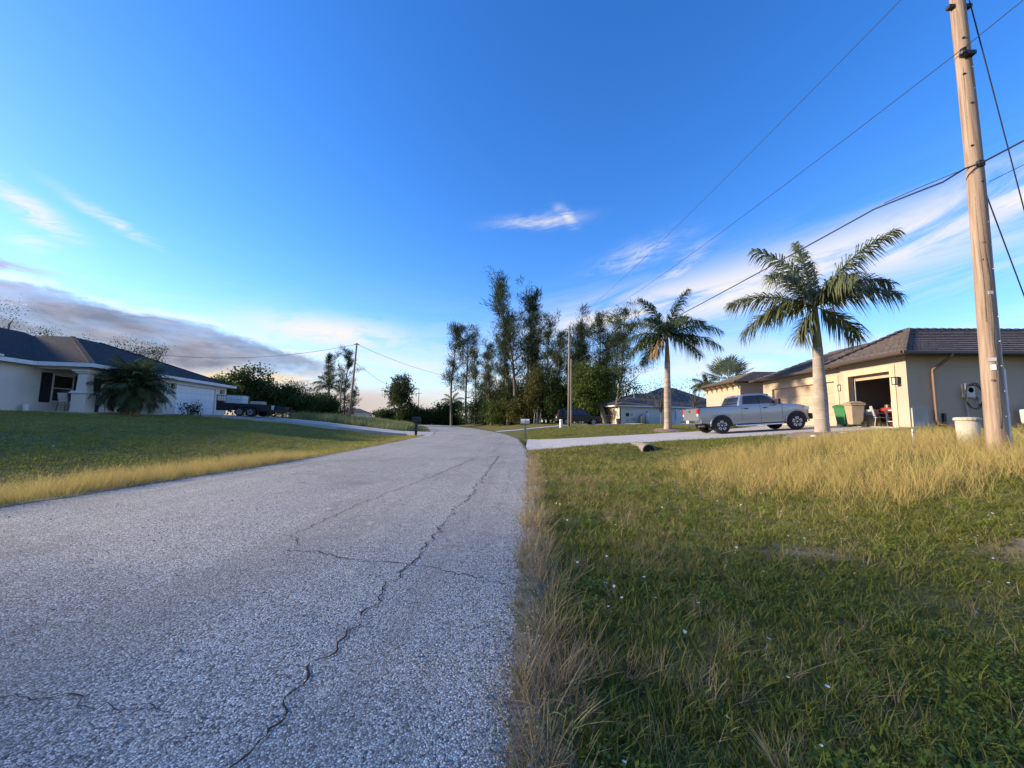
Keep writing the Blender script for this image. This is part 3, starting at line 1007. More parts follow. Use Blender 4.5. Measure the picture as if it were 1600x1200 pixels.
def left_house():
    """white stucco house across the road. Local x = along the front, y = out of the house"""
    rz = math.atan2(la.y, la.x)
    root = thing('ranch_house', 'off white stucco ranch house with dark shingle roof and white garage door', 'house', LH, 0)
    root.rotation_euler = (0, 0, rz)
    # with this rotation local +x = la ; local +y = left of la = -ln_ ; so y grows INTO the house
    EH = 2.55
    w = MB()
    # garage wing front y=0, x 0..7.4 ; door x 1.15..5.85
    w.box(0, 1.15, 0, .2, 0, EH).box(5.85, 7.4, 0, .2, 0, EH).box(1.15, 5.85, 0, .2, 2.12, EH)
    w.box(0, .2, .2, 2.45, 0, EH).box(7.2, 7.4, .2, 12, 0, EH)
    # main front wall at y=2.45, x -20..0, with one porch window and one window near the frame edge
    w.box(-5.0, 0, 2.45, 2.65, 0, EH).box(-9.5, -5.0, 2.45, 2.65, 0, EH).box(-20.0, -9.5, 2.45, 2.65, 0, EH)
    w.box(-20, -19.8, 2.65, 14, 0, EH).box(-20, 7.4, 13.8, 14, 0, EH)
    w.build('wall', 'stucco_white', root)
    # garage door (sections run along local x)
    dr = None
    for r in range(4):
        b = MB()
        za, zb = .01+r*.525, .01+(r+1)*.525-.01
        b.box(1.16, 5.84, .10, .14, za, zb)
        for c in range(8):
            xa = 1.16+c*.585+.06
            b.box(xa, xa+.465, .088, .0995, za+.08, zb-.08)
        o = b.build('garage_door' if dr is None else 'door_section', 'door_white', root if dr is None else dr, bevel=.006)
        dr = dr or o
    t = MB().box(1.03, 1.15, -.025, -.001, 0, 2.24).box(5.85, 5.97, -.025, -.001, 0, 2.24).box(1.15, 5.85, -.025, -.001, 2.12, 2.24)
    t.build('door_surround', 'white_paint', root)
    wall_lantern(root, .62, -.002, 1.95, 0, -1, .95)
    wall_lantern(root, 6.55, -.002, 1.95, 0, -1, .95)
    # porch: floor slab, beam, column
    MB().box(-6.0, 0, -.35, 2.45, -.25, .02).build('porch_floor', 'concrete', root)
    MB().box(-5.75, -5.45, .3, 2.45, 2.25, EH).box(-5.75, 0, .02, .30, 2.25, EH).build('porch_beam', 'stucco_white', root)
    col = MB().box(-5.92, -5.28, -.12, .52, .02, .98).build('porch_column', 'stucco_white', root, bevel=.01)
    MB().box(-6.0, -5.2, -.20, .60, .98, 1.06).box(-5.96, -5.24, -.16, .56, 1.06, 1.12).build('column_cap', 'white_paint', col, bevel=.015)
    v = []
    for z, h in ((1.12, .225), (2.06, .205)):
        v += [(-5.6-h, .2-h, z), (-5.6+h, .2-h, z), (-5.6+h, .2+h, z), (-5.6-h, .2+h, z)]
    MB().add(v, [(0, 1, 5, 4), (1, 2, 6, 5), (2, 3, 7, 6), (3, 0, 4, 7), (4, 5, 6, 7), (3, 2, 1, 0)]).build('column_shaft', 'stucco_white', col)
    MB().box(-5.9, -5.3, -.1, .5, 2.06, 2.14).box(-5.98, -5.22, -.18, .58, 2.14, 2.25).build('column_capital', 'white_paint', col, bevel=.015)

    def window(x0, x1, z0, z1, sh):
        f = MB().box(x0, x1, 2.40, 2.449, z0, z0+.06).box(x0, x1, 2.40, 2.449, z1-.06, z1).box(x0, x0+.06, 2.40, 2.449, z0+.06, z1-.06).box(x1-.06, x1, 2.40, 2.449, z0+.06, z1-.06).box(x0+.06, x1-.06, 2.405, 2.445, (z0+z1)/2-.025, (z0+z1)/2+.025).build('window', 'white_paint', root)
        MB().box(x0+.06, x1-.06, 2.425, 2.44, z0+.06, (z0+z1)/2-.025).build('pane', 'glass_dark', f)
        MB().box(x0+.06, x1-.06, 2.425, 2.44, (z0+z1)/2+.025, z1-.06).build('pane', 'glass_dark', f)
        for a, b in ((x0-sh-.05, x0-.05), (x1+.05, x1+sh+.05)):
            s = MB().box(a, b, 2.41, 2.448, z0-.05, z1+.05)
            k = int((z1-z0)/.09)
            for q in range(k):
                s.box(a+.05, b-.05, 2.398, 2.4095, z0+q*.09, z0+q*.09+.055)
            s.build('shutter', 'shutter_dark', root)
    window(-4.75, -3.55, .55, 2.05, .55)
    window(-10.2, -8.75, .55, 2.05, .5)
    dd = MB().box(-2.7, -1.75, 2.41, 2.449, .03, 2.1).build('front_door', 'shutter_dark', root, bevel=.01)
    MB().lathe([(.03, 0), (.035, -.05), (.02, -.07)], 10, (-2.6, 2.40, 1.0), 'y').build('handle', 'steel', dd)
    # roofs: front hipped wing over porch and garage, main hip behind
    ez = EH+.02
    A = (-6.15, -.42, ez); B = (7.85, -.42, ez); C = (7.85, 13, ez); D = (-6.15, 13, ez)
    run = 6.0
    hz = ez+run*.40
    P1 = (-6.15+run, -.42+run, hz); P2 = (7.85-run, -.42+run, hz)
    rf = MB().add([A, B, C, D, P1, P2, (7.85-run, 13-run, hz), (-6.15+run, 13-run, hz)], [(0, 1, 5, 4), (1, 2, 6, 5), (2, 3, 7, 6), (3, 0, 4, 7), (4, 5, 6, 7)]).build('roof', 'shingle_dark', root)
    A2 = (-20.5, 2.03, ez-.012); B2 = (-6.0, 2.03, ez-.012)
    r2 = 6.2
    h2 = ez+r2*.41
    MB().add([A2, (-.2, 2.03, ez-.012), (-.2, 2.03+2*r2, ez-.012), (-20.5, 2.03+2*r2, ez-.012), (-20.5+r2, 2.03+r2, h2), (-.2, 2.03+r2, h2)],
             [(0, 1, 5, 4), (2, 3, 4, 5), (3, 0, 4), (1, 2, 5)]).build('main_roof', 'shingle_dark', root)
    for a, b in ((A, P1), (B, P2)):
        a, b = Vector(a), Vector(b)
        MB().bar(a+Vector((0, 0, .02)), b+Vector((0, 0, .02)), .24, .03).build('hip_cap', 'shingle_dark', rf)
    fa = MB()
    fa.box(-6.24, 7.94, -.51, -.43, ez-.20, ez+.0).box(-6.24, -6.155, -.43, 2.03, ez-.20, ez).box(-20.6, -6.24, 1.94, 2.02, ez-.21, ez-.012).box(7.86, 7.94, -.43, 13, ez-.20, ez)
    fa.build('fascia', 'white_paint', root)
    MB().box(-6.15, 7.85, -.42, 0, ez-.16, ez-.12).box(-20.4, -6.155, 2.03, 2.45, ez-.161, ez-.121).box(-6.15, 0, .30, 2.45, ez-.158, ez-.118).build('soffit', 'white_paint', root)
    MB().box(-9.2, -7.9, 1.80, 1.99, ez+.0, ez+.09).build('rain_diverter', 'white_paint', root)
    return root


lhouse = left_house()


def simple_house(name, label, loc, rz, L, D, eh, rise, wall, roofm, feats):
    """hip-roofed bungalow; feats: (face, a0, a1, z0, z1, material, part name)"""
    root = thing(name, label, 'house', loc, rz)
    MB().box(0, L, 0, D, -.6, eh).build('wall', wall, root)
    o = .45
    r = min(L, D)/2+o
    hz = eh+rise
    if L >= D:
        P, Q = (-o+r, D/2, hz), (L+o-r, D/2, hz)
    else:
        P, Q = (L/2, -o+r, hz), (L/2, D+o-r, hz)
    c = [(-o, -o, eh), (L+o, -o, eh), (L+o, D+o, eh), (-o, D+o, eh), P, Q]
    if L >= D:
        f = [(0, 1, 5, 4), (1, 2, 5), (2, 3, 4, 5), (3, 0, 4), (3, 2, 1, 0)]
    else:
        f = [(0, 1, 4), (1, 2, 5, 4), (2, 3, 5), (3, 0, 4, 5), (3, 2, 1, 0)]
    rf = MB().add(c, f).build('roof', roofm, root)
    MB().box(-o-.04, L+o+.04, -o-.06, -o-.002, eh-.16, eh).box(-o-.06, -o-.002, -o-.002, D+o, eh-.16, eh).build('fascia', 'white_paint', root)
    for face, a0, a1, z0, z1, m, nm in feats:
        if face == 's':
            ob = MB().box(a0, a1, -.05, -.002, z0, z1)
        else:
            ob = MB().box(-.05, -.002, a0, a1, z0, z1)
        ob.build(nm, m, root)
    return root


fh = simple_house('bungalow', 'white walled bungalow with grey hip roof behind the first palm', (11.3, 50.6, .87), R(15.7), 15, 11, 2.62, 2.1, 'stucco_white', 'shingle_grey',
                  [('w', 1.2, 4.8, .1, 2.2, 'stucco_cream', 'garage_door'), ('s', .9, 1.35, 1.2, 1.65, 'black_metal', 'meter_box'), ('s', 1.6, 1.95, 1.25, 1.6, 'galv', 'meter_box'), ('s', 1.0, 1.25, .5, .95, 'galv', 'meter_box'), ('s', 1.55, 2.2, .75, .95, 'galv', 'conduit'), ('s', -.0, .16, 0, 2.3, 'gutter_brown', 'downspout'), ('s', 8.2, 9.4, .9, 2.0, 'glass_dark', 'window')])
for k in range(6):
    MB().box(-.35, -.052, .5+k*.85, .72+k*.85, 2.25, 2.44).build('corbel', 'gutter_brown', fh)
MB().add([(6, 2.2, 3.2), (18, 2.2, 3.2), (18, 12, 3.2), (6, 12, 3.2), (10.9, 7.1, 5.9), (13.1, 7.1, 5.9)], [(0, 1, 5, 4), (1, 2, 5), (2, 3, 4, 5), (3, 0, 4)]).build('upper_roof', 'shingle_grey', fh)
MB().tube([(4.0, 3.2, 3.0), (4.0, 3.2, 4.9)], .04, 6).build('vent_pipe', 'galv', fh)
simple_house('cottage', 'tiny far white house with dark roof beside the distant palm', (-44.5, 112, .3), R(20), 9, 7, 2.6, 1.8, 'stucco_white', 'shingle_dark', [('s', 1, 2.2, .9, 2.0, 'glass_dark', 'window'), ('s', 4, 5, .1, 2.1, 'glass_dark', 'door'), ('s', 6.4, 7.6, .9, 2.0, 'glass_dark', 'window')])
simple_house('cottage', 'tiny far pale house left of the distant white one', (-61.5, 118, .3), R(22), 11, 8, 2.5, 1.7, 'stucco_white', 'shingle_grey', [('s', 1.2, 2.6, .9, 2.0, 'glass_dark', 'window'), ('s', 5, 8.5, .1, 2.1, 'door_white', 'garage_door')])


# ------------------------------------------------------------------ vehicles
def arc(cx, cz, r, a0, a1, n):
    return [(cx+r*math.cos(R(a0+(a1-a0)*k/(n-1))), cz+r*math.sin(R(a0+(a1-a0)*k/(n-1)))) for k in range(n)]


def wheel(parent, x, y, r, w, side, spoke_m='rim_silver', name='wheel'):
    """tyre and rim; outer face towards side (+1/-1 in y)"""
    ty = MB().lathe([(r*.62, -w/2), (r*.86, -w/2), (r*.97, -w*.36), (r, -w*.2), (r, w*.2), (r*.97, w*.36), (r*.86, w/2), (r*.62, w/2)], 28, (0, 0, 0), 'y', cap=False).build(name, 'rubber', parent, smooth=True, loc=(x, y, r))
    yo = side*w*.5
    MB().lathe([(r*.63, yo*.55), (r*.63, yo*.96), (r*.58, yo*.96), (r*.55, yo*.72), (.02, yo*.70)], 28, (0, 0, 0), 'y', cap=False).build('rim', 'black_metal', ty)
    s = MB()
    for k in range(5):
        a = 2*math.pi*k/5+.31
        for d, wd in ((-.30, .09), (.30, .09), (0, .0)):
            if wd:
                ca, sa = math.cos(a+d), math.sin(a+d)
                s.obox((r*.42*ca, yo*.86, r*.42*sa), (r*.13*ca, 0, r*.13*sa), (-sa*r*.045, 0, ca*r*.045), (0, .012, 0))
        ca, sa = math.cos(a), math.sin(a)
        s.obox((r*.535*ca, yo*.86, r*.535*sa), (r*.035*ca, 0, r*.035*sa), (-sa*r*.17, 0, ca*r*.17), (0, .012, 0))
    s.lathe([(r*.10, yo*.7), (r*.10, yo*.85), (.01, yo*.87)], 12, (0, 0, 0), 'y')
    s.build('spokes', spoke_m, ty)
    return ty


def pickup():
    # local x = forward, y = left, z up; rear axle at x=1.17
    fx = Vector((13.30, 20.15, 0)); rx = Vector((9.62, 20.15, 0))
    zf, zr_ = float(np.interp(13.3, [.4, 16.2], [.02, 1.2])), float(np.interp(9.62, [.4, 16.2], [.02, 1.2]))
    pitch = math.atan2(zf-zr_, 3.7)
    root = thing('pickup_truck', 'silver four door pickup truck parked nose in on the paver driveway', 'pickup truck')
    root.rotation_euler = (0, -pitch, R(0.5))
    root.location = (9.62-1.17*math.cos(pitch), 21.05, zr_-1.17*math.sin(pitch)+.006)
    hw = 1.0
    xs_ = sorted(set([.04, .07, .14, .3, .55, .62] + [round(1.17+.53*math.cos(R(q)), 3) for q in range(2, 179, 11)] + [1.75, 2.0, 2.1, 2.5, 3.1, 3.6, 4.0, 4.2] + [round(4.87+.53*math.cos(R(q)), 3) for q in range(2, 179, 11)] + [5.42, 5.5, 5.57, 5.62]))
    def zb_(x):
        for c in (1.17, 4.87):
            if abs(x-c) < .531:
                return .42+math.sqrt(max(0, .531**2-(x-c)**2))
        return float(np.interp(x, [0, .5, 1.7, 4.3, 5.4, 5.62], [.62, .54, .46, .45, .46, .55]))
    zt_ = lambda x: float(np.interp(x, [.04, .10, .3, 2.1, 4.15, 4.55, 5.0, 5.3, 5.5, 5.62], [1.33, 1.36, 1.365, 1.37, 1.36, 1.335, 1.285, 1.215, 1.12, .95]))
    lev = [0, .06, .18, .36, .55, .74, .88, .96, 1.0]
    def yw(x, z):
        plan = float(np.interp(x, [.04, .07, .14, .3, 4.6, 5.2, 5.42, 5.55, 5.62], [.955, .975, .99, 1.0, 1.0, .97, .92, .86, .80]))
        sec = float(np.interp(z, [.44, .55, .72, .76, 1.02, 1.22, 1.33, 1.37], [.955, .978, .998, .985, 1.0, .985, .965, .945]))
        return hw*plan*sec
    V, F = [], []
    nl = len(lev)
    for s in (-1, 1):
        for x in xs_:
            b0, t0 = zb_(x), zt_(x)
            for l in lev:
                z = b0+(t0-b0)*l
                V.append((x, s*yw(x, z), z))
    n_ = len(xs_)
    for i in range(n_-1):
        for l in range(nl-1):
            a_ = i*nl+l
            F.append((a_, a_+nl, a_+nl+1, a_+1))
            c_ = n_*nl+a_
            F.append((c_, c_+1, c_+nl+1, c_+nl))
        F.append((i*nl+nl-1, (i+1)*nl+nl-1, n_*nl+(i+1)*nl+nl-1, n_*nl+i*nl+nl-1))
        F.append((i*nl, n_*nl+i*nl, n_*nl+(i+1)*nl, (i+1)*nl))
    for i in (0, n_-1):
        for l in range(nl-1):
            F.append((i*nl+l, i*nl+l+1, n_*nl+i*nl+l+1, n_*nl+i*nl+l))
    me_o = MB().add(V, F).build('body', 'silver_paint', root, smooth=True)
    es = me_o.modifiers.new('crease', 'EDGE_SPLIT')
    es.split_angle = R(40)
    # open load bed sunk in behind the cab
    MB().box(.16, 2.0, -.80, .80, 1.372, 1.376).build('bed_cover', 'dark_plastic', root)
    MB().box(.08, 2.02, -.955, -.86, 1.365, 1.40).box(.08, 2.02, .86, .955, 1.365, 1.40).box(.02, .09, -.9, .9, 1.355, 1.392).build('bed_rail_cap', 'dark_plastic', root, bevel=.01)
    # cab
    yb, yt, z0, z1 = .955, .755, 1.34, 1.94
    yy = lambda z: yb+(yt-yb)*(z-z0)/(z1-z0)
    cabp = [(2.10, 1.34), (2.16, 1.55), (2.30, 1.83), (2.46, 1.915), (2.75, 1.945), (3.25, 1.945), (3.52, 1.90), (3.80, 1.76), (4.32, 1.34)]
    MB().prism(cabp, -1, 1, yy).build('cab', 'silver_paint', root, bevel=.035, seg=3)

    def side_glass(poly, s, nm, m, off=.006, par=root):
        v = [(x, s*(yy(z)+off), z) for x, z in poly]+[(x, s*(yy(z)-.01), z) for x, z in poly]
        n = len(poly)
        f = [tuple(range(n)), tuple(range(2*n-1, n-1, -1))]+[(i, (i+1) % n, (i+1) % n+n, i+n) for i in range(n)]
        return MB().add(v, f).build(nm, m, par)
    for s in (-1, 1):
        side_glass([(2.30, 1.43), (2.42, 1.80), (2.50, 1.845), (3.10, 1.845), (3.10, 1.41)], s, 'rear_window', 'glass_dark')
        side_glass([(3.17, 1.41), (3.17, 1.845), (3.42, 1.84), (3.62, 1.765), (4.02, 1.45), (4.02, 1.41)], s, 'front_window', 'glass_dark')
        side_glass([(3.105, 1.40), (3.105, 1.85), (3.165, 1.85), (3.165, 1.40)], s, 'door_pillar', 'black_metal', .004)
        # door gaps
        for xa, za, xb, zb in ((2.20, .62, 2.22, 1.33), (3.13, .50, 3.13, 1.33), (4.18, .58, 4.20, 1.30)):
            V, F = [], []
            for z in np.linspace(za, zb, 10):
                for dx in (-.007, .007):
                    V.append((xa+(xb-xa)*(z-za)/(zb-za)+dx, s*(yw(xa, z)+.003), z))
            for q in range(9):
                F.append((2*q, 2*q+1, 2*q+3, 2*q+2))
            MB().add(V, F).build('door_gap', 'dark_plastic', root)
        # raised feature line along the doors
        MB().bar((2.05, s*(hw+.002), .74), (4.20, s*(hw+.002), .74), .03, .035).build('side_moulding', 'silver_paint', root, bevel=.01)
        for hx_ in (2.42, 3.36):
            MB().obox((hx_, s*(hw-.005), 1.20), (.11, 0, 0), (0, .03, 0), (0, 0, .024)).build('door_handle', 'dark_plastic', root, bevel=.01)
        # wheel arch lip
        for cx in (1.17, 4.87):
            p = arc(cx, .42, .565, -2, 182, 15)
            MB().tube([(x, s*(hw-.012), z) for x, z in p], .035, 6).build('arch_lip', 'silver_paint', root, smooth=True)
            inner = arc(cx, .42, .525, -8, 188, 15)
            MB().prism(inner, s*.60, s*.93).build('wheel_well', 'dark_plastic', root)
        MB().tube([(1.82, s*1.0, .40), (1.95, s*1.03, .37), (4.1, s*1.03, .37), (4.25, s*1.0, .40)], .045, 8).build('running_board', 'chrome', root, smooth=True)
        # mirror
        m = MB().obox((3.93, s*1.14, 1.47), (.07, 0, .0), (0, .13, 0), (0, 0, .13)).build('door_mirror', 'dark_plastic', root, bevel=.03)
        MB().bar((3.96, s*.93, 1.41), (3.95, s*1.05, 1.43), .06, .05).build('mirror_arm', 'dark_plastic', m)
        MB().obox((.075, s*.895, 1.19), (.055, 0, 0), (0, .112, 0), (0, 0, .125)).build('tail_light', 'red_lens', root, bevel=.02)
        MB().obox((.055, s*.885, 1.005), (.03, 0, 0), (0, .085, 0), (0, 0, .055)).build('reversing_light', 'clear_lens', root, bevel=.01)
        MB().obox((5.40, s*.82, 1.06), (.14, 0, 0), (0, .15, 0), (0, 0, .09)).build('headlight', 'clear_lens', root, bevel=.03)
        wheel(root, 1.17, s*.86, .42, .28, s)
        wheel(root, 4.87, s*.86, .42, .28, s)
        MB().box(.66, .70, s*.72-.14, s*.72+.14, .22, .56).build('mud_flap', 'dark_plastic', root)
    v = [(2.125, -.78, 1.43), (2.125, .78, 1.43), (2.275, .66, 1.81), (2.275, -.66, 1.81)]
    MB().add([(x-.012, y, z) for x, y, z in v]+[(x+.06, y, z) for x, y, z in v], [(0, 1, 2, 3), (0, 4, 5, 1), (1, 5, 6, 2), (2, 6, 7, 3), (3, 7, 4, 0)]).build('back_window', 'glass_dark', root)
    MB().obox((2.33, 0, 1.872), (.03, 0, 0), (0, .16, 0), (0, 0, .02)).build('brake_light', 'red_lens', root)
    v = [(3.60, -.72, 1.875), (3.60, .72, 1.875), (4.24, .86, 1.42), (4.24, -.86, 1.42)]
    MB().add([(x+.012, y, z) for x, y, z in v]+[(x-.06, y, z-.03) for x, y, z in v], [(0, 1, 2, 3), (0, 4, 5, 1), (1, 5, 6, 2), (2, 6, 7, 3), (3, 7, 4, 0)]).build('windscreen', 'glass_dark', root)
    # tailgate with handle, plate and bumper
    tg = MB().box(.022, .06, -.80, .80, .80, 1.33).build('tailgate', 'silver_paint', root, bevel=.015)
    MB().box(.008, .024, -.11, .11, 1.16, 1.24).build('tailgate_handle', 'dark_plastic', tg, bevel=.01)
    bp = MB().add([(-.13, -.93, .56), (-.13, .93, .56), (-.13, .93, .74), (-.13, -.93, .74), (.16, -1.0, .56), (.16, 1.0, .56), (.16, 1.0, .77), (.16, -1.0, .77)],
                  [(0, 1, 2, 3), (4, 7, 6, 5), (0, 4, 5, 1), (3, 2, 6, 7), (0, 3, 7, 4), (1, 5, 6, 2)]).build('rear_bumper', 'chrome', root, bevel=.03)
    MB().box(-.142, -.131, -.16, .16, .60, .73).build('number_plate', 'plate_white', bp)
    MB().box(-.138, -.132, -.55, -.22, .59, .73).box(-.138, -.132, .22, .55, .59, .73).build('bumper_step', 'dark_plastic', bp)
    MB().box(5.55, 5.72, -.92, .92, .50, .80).build('front_bumper', 'dark_plastic', root, bevel=.05)
    MB().box(5.50, 5.63, -.6, .6, .86, 1.12).build('grille', 'black_metal', root, bevel=.02)
    MB().box(.5, 5.3, -.55, .55, .34, .58).build('chassis', 'black_metal', root)
    MB().tube([(1.17, -.75, .42), (1.17, .75, .42)], .07, 8).tube([(4.87, -.75, .42), (4.87, .75, .42)], .06, 8).build('axle', 'black_metal', root)
    MB().tube([(.2, -.5, .42), (1.0, -.5, .45)], .04, 8).build('exhaust', 'steel', root)
    return root


pickup()


def suv():
    root = thing('parked_suv', 'black utility vehicle parked on the far driveway behind the thin pole', 'suv', (2.75, 43.35, G(4.8, 43.5)+.14), R(4))
    low = [(.05, .45), (.0, .70), (.03, 1.02), (4.0, 1.04), (4.75, .95), (4.92, .75), (4.90, .42), (4.6, .40)]+arc(3.95, .36, .45, 4, 176, 9)+[(3.4, .36), (1.5, .36)]+arc(1.05, .36, .45, 4, 176, 9)+[(.55, .42)]
    MB().prism(low, -.95, .95).build('body', 'black_paint', root, bevel=.05, seg=2)
    yy = lambda z: .92-.2*(z-1.0)/.75
    MB().prism([(.06, 1.0), (.22, 1.60), (.45, 1.74), (2.6, 1.76), (2.95, 1.70), (3.75, 1.02)], -1, 1, yy).build('cabin', 'black_paint', root, bevel=.04)
    for s in (-1, 1):
        for p in ([(.35, 1.12), (.48, 1.60), (1.25, 1.62), (1.25, 1.12)], [(1.35, 1.12), (1.35, 1.62), (2.1, 1.63), (2.1, 1.12)], [(2.2, 1.12), (2.2, 1.63), (2.75, 1.6), (3.35, 1.12)]):
            v = [(x, s*(yy(z)+.006), z) for x, z in p]
            v += [(x, s*(yy(z)-.01), z) for x, z in p]
            n = len(p)
            MB().add(v, [tuple(range(n)), tuple(range(2*n-1, n-1, -1))]+[(i, (i+1) % n, (i+1) % n+n, i+n) for i in range(n)]).build('window', 'glass_dark', root)
        wheel(root, 1.05, s*.82, .36, .24, s)
        wheel(root, 3.95, s*.82, .36, .24, s)
        MB().obox((.04, s*.85, 1.05), (.04, 0, 0), (0, .09, 0), (0, 0, .12)).build('tail_light', 'red_lens', root)
    MB().add([(.09, -.7, 1.15), (.09, .7, 1.15), (.21, .62, 1.58), (.21, -.62, 1.58), (.14, -.7, 1.15), (.14, .7, 1.15), (.26, .62, 1.58), (.26, -.62, 1.58)], [(0, 1, 2, 3), (4, 7, 6, 5), (0, 4, 5, 1), (1, 5, 6, 2), (2, 6, 7, 3), (3, 7, 4, 0)]).build('back_window', 'glass_dark', root)
    MB().box(-.05, .05, -.9, .9, .42, .62).build('rear_bumper', 'dark_plastic', root, bevel=.02)
    MB().box(-.012, -.001, -.25, .25, .76, .9).build('number_plate', 'plate_white', root)
    return root


suv()


def trailer():
    # local x points from the house to the road
    base = LH+la*3.4+ln_*2.0
    root = thing('utility_trailer', 'dark open utility trailer with raised ramp gate before the white garage door', 'trailer', (base.x, base.y, 1.24), math.atan2(ln_.y, ln_.x), rot=None)
    root.rotation_euler = (0, R(1.5), math.atan2(ln_.y, ln_.x))
    fr = MB()
    fr.box(0, 3.7, -.95, .95, .50, .56)
    for y in (-.95, .90):
        fr.box(0, 3.7, y, y+.05, .42, .52)
    fr.build('deck', 'black_metal', root)
    for y in (-.93, .93):
        r = MB()
        r.bar((0, y, .92), (3.7, y, .92), .05)
        for k in range(6):
            r.bar((.02+k*.73, y, .5), (.02+k*.73, y, .92), .04)
        r.build('side_rail', 'black_metal', root)
        MB().box(.03, 3.67, y-.008, y+.008, .57, .90).build('side_panel', 'black_metal', root)
        for x in (1.6, 2.35):
            wheel(root, x, y*1.13, .33, .2, 1 if y > 0 else -1, 'galv')
        MB().prism([(1.12, .55), (1.2, .76), (2.75, .76), (2.83, .55), (2.75, .55), (2.70, .70), (1.25, .70), (1.2, .55)], y*1.02, y*1.26).build('fender', 'black_metal', root)
    g = MB()
    g.bar((-.05, -.93, .40), (-.12, -.93, 1.52), .05).bar((-.05, .93, .40), (-.12, .93, 1.52), .05).bar((-.12, -.93, 1.52), (-.12, .93, 1.52), .05).bar((-.05, -.93, .40), (-.05, .93, .40), .05)
    for k in range(1, 7):
        g.bar((-.05, -.93+k*.266, .40), (-.12, -.93+k*.266, 1.52), .03)
    g.build('ramp_gate', 'black_metal', root)
    MB().add([(-.04, -.92, .42), (-.04, .92, .42), (-.09, .92, 1.12), (-.09, -.92, 1.12), (-.055, -.92, .42), (-.055, .92, .42), (-.105, .92, 1.12), (-.105, -.92, 1.12)], [(0, 1, 2, 3), (4, 7, 6, 5), (0, 4, 5, 1), (1, 5, 6, 2), (2, 6, 7, 3), (3, 7, 4, 0)]).build('gate_mesh', 'black_metal', root)
    MB().bar((3.7, -.8, .47), (4.85, 0, .47), .08).bar((3.7, .8, .47), (4.85, 0, .47), .08).bar((4.8, 0, .47), (5.1, 0, .5), .08).build('drawbar', 'black_metal', root)
    MB().bar((4.75, 0, .02), (4.75, 0, .85), .06).lathe([(.09, 0), (.09, .03)], 10, (4.75, 0, 0)).build('jack', 'black_metal', root)
    MB().box(3.85, 4.5, -.30, .30, .53, .86).build('tool_box', 'dark_plastic', root, bevel=.02)
    Mx = Matrix.Translation(root.location) @ root.rotation_euler.to_matrix().to_4x4()
    rot = tuple(root.rotation_euler)
    # caged liquid tote riding on the deck
    t = thing('liquid_tote', 'white plastic tank in a metal cage on the utility trailer', 'tank', Mx @ Vector((.25, -.55, .56)), rot=rot)
    MB().box(0, 1.2, 0, 1.0, 0, .12).build('pallet', 'galv', t)
    MB().box(.03, 1.17, .03, .97, .13, 1.0).build('bottle', 'ibc_white', t, bevel=.05, seg=3)
    MB().lathe([(.09, 0), (.09, .05)], 14, (.6, .5, 1.0)).build('filler_cap', 'dark_plastic', t)
    c = MB()
    for z in (.14, .42, .70, .99):
        c.bar((0, 0, z), (1.2, 0, z), .02).bar((0, 1, z), (1.2, 1, z), .02).bar((0, 0, z), (0, 1, z), .02).bar((1.2, 0, z), (1.2, 1, z), .02)
    for k in range(9):
        c.bar((k*.15, 0, .12), (k*.15, 0, 1.0), .018).bar((k*.15, 1, .12), (k*.15, 1, 1.0), .018)
    c.build('cage', 'galv', t)
    a = thing('condenser_unit', 'grey air conditioner condenser box on the utility trailer', 'condenser', Mx @ Vector((2.05, -.75, .56)), rot=rot)
    MB().box(.03, .87, .03, .77, 0, .60).build('case', 'galv', a, bevel=.02)
    for k in range(9):
        MB().box(.0, .9, -.0, .8, .04+k*.06, .065+k*.06).build('louvre', 'galv', a)
    MB().lathe([(.33, 0), (.33, .02), (.05, .04)], 20, (.45, .4, .60)).build('fan_grille', 'black_metal', a)
    b = thing('storage_crate', 'small pale plastic crate beside the condenser on the trailer', 'crate', Mx @ Vector((3.1, -.6, .56)), rot=rot)
    MB().box(0, .5, 0, .4, 0, .30).build('tub', 'planter', b, bevel=.02)
    MB().box(-.02, .52, -.02, .42, .30, .34).build('lid', 'white_paint', b, bevel=.01)


trailer()


# ------------------------------------------------------------------ street furniture
def curve_pts(a, b, sag, n=24):
    a, b = Vector(a), Vector(b)
    return [a.lerp(b, t)-Vector((0, 0, sag*4*t*(1-t))) for t in np.linspace(0, 1, n)]


def wire(name, label, pts, r):
    o = MB().tube(pts, r, 5, cap=False).build(name, 'wire', smooth=True)
    tag(o, label, 'wire', 'overhead wires')
    return o


PB = Vector((7.75, 6.9, G(7.75, 6.9)-.1))
pole = thing('utility_pole', 'tall weathered wooden utility pole in the golden grass', 'utility pole', PB)
pp, pr = [], []
for k in range(26):
    t = k/25
    pp.append((.02*math.sin(t*5)+.16*t, .01*math.sin(t*9), t*10.5))
    pr.append(.127-.032*t)
MB().tube(pp, pr, 22).build('shaft', 'pole_wood', pole, smooth=True)
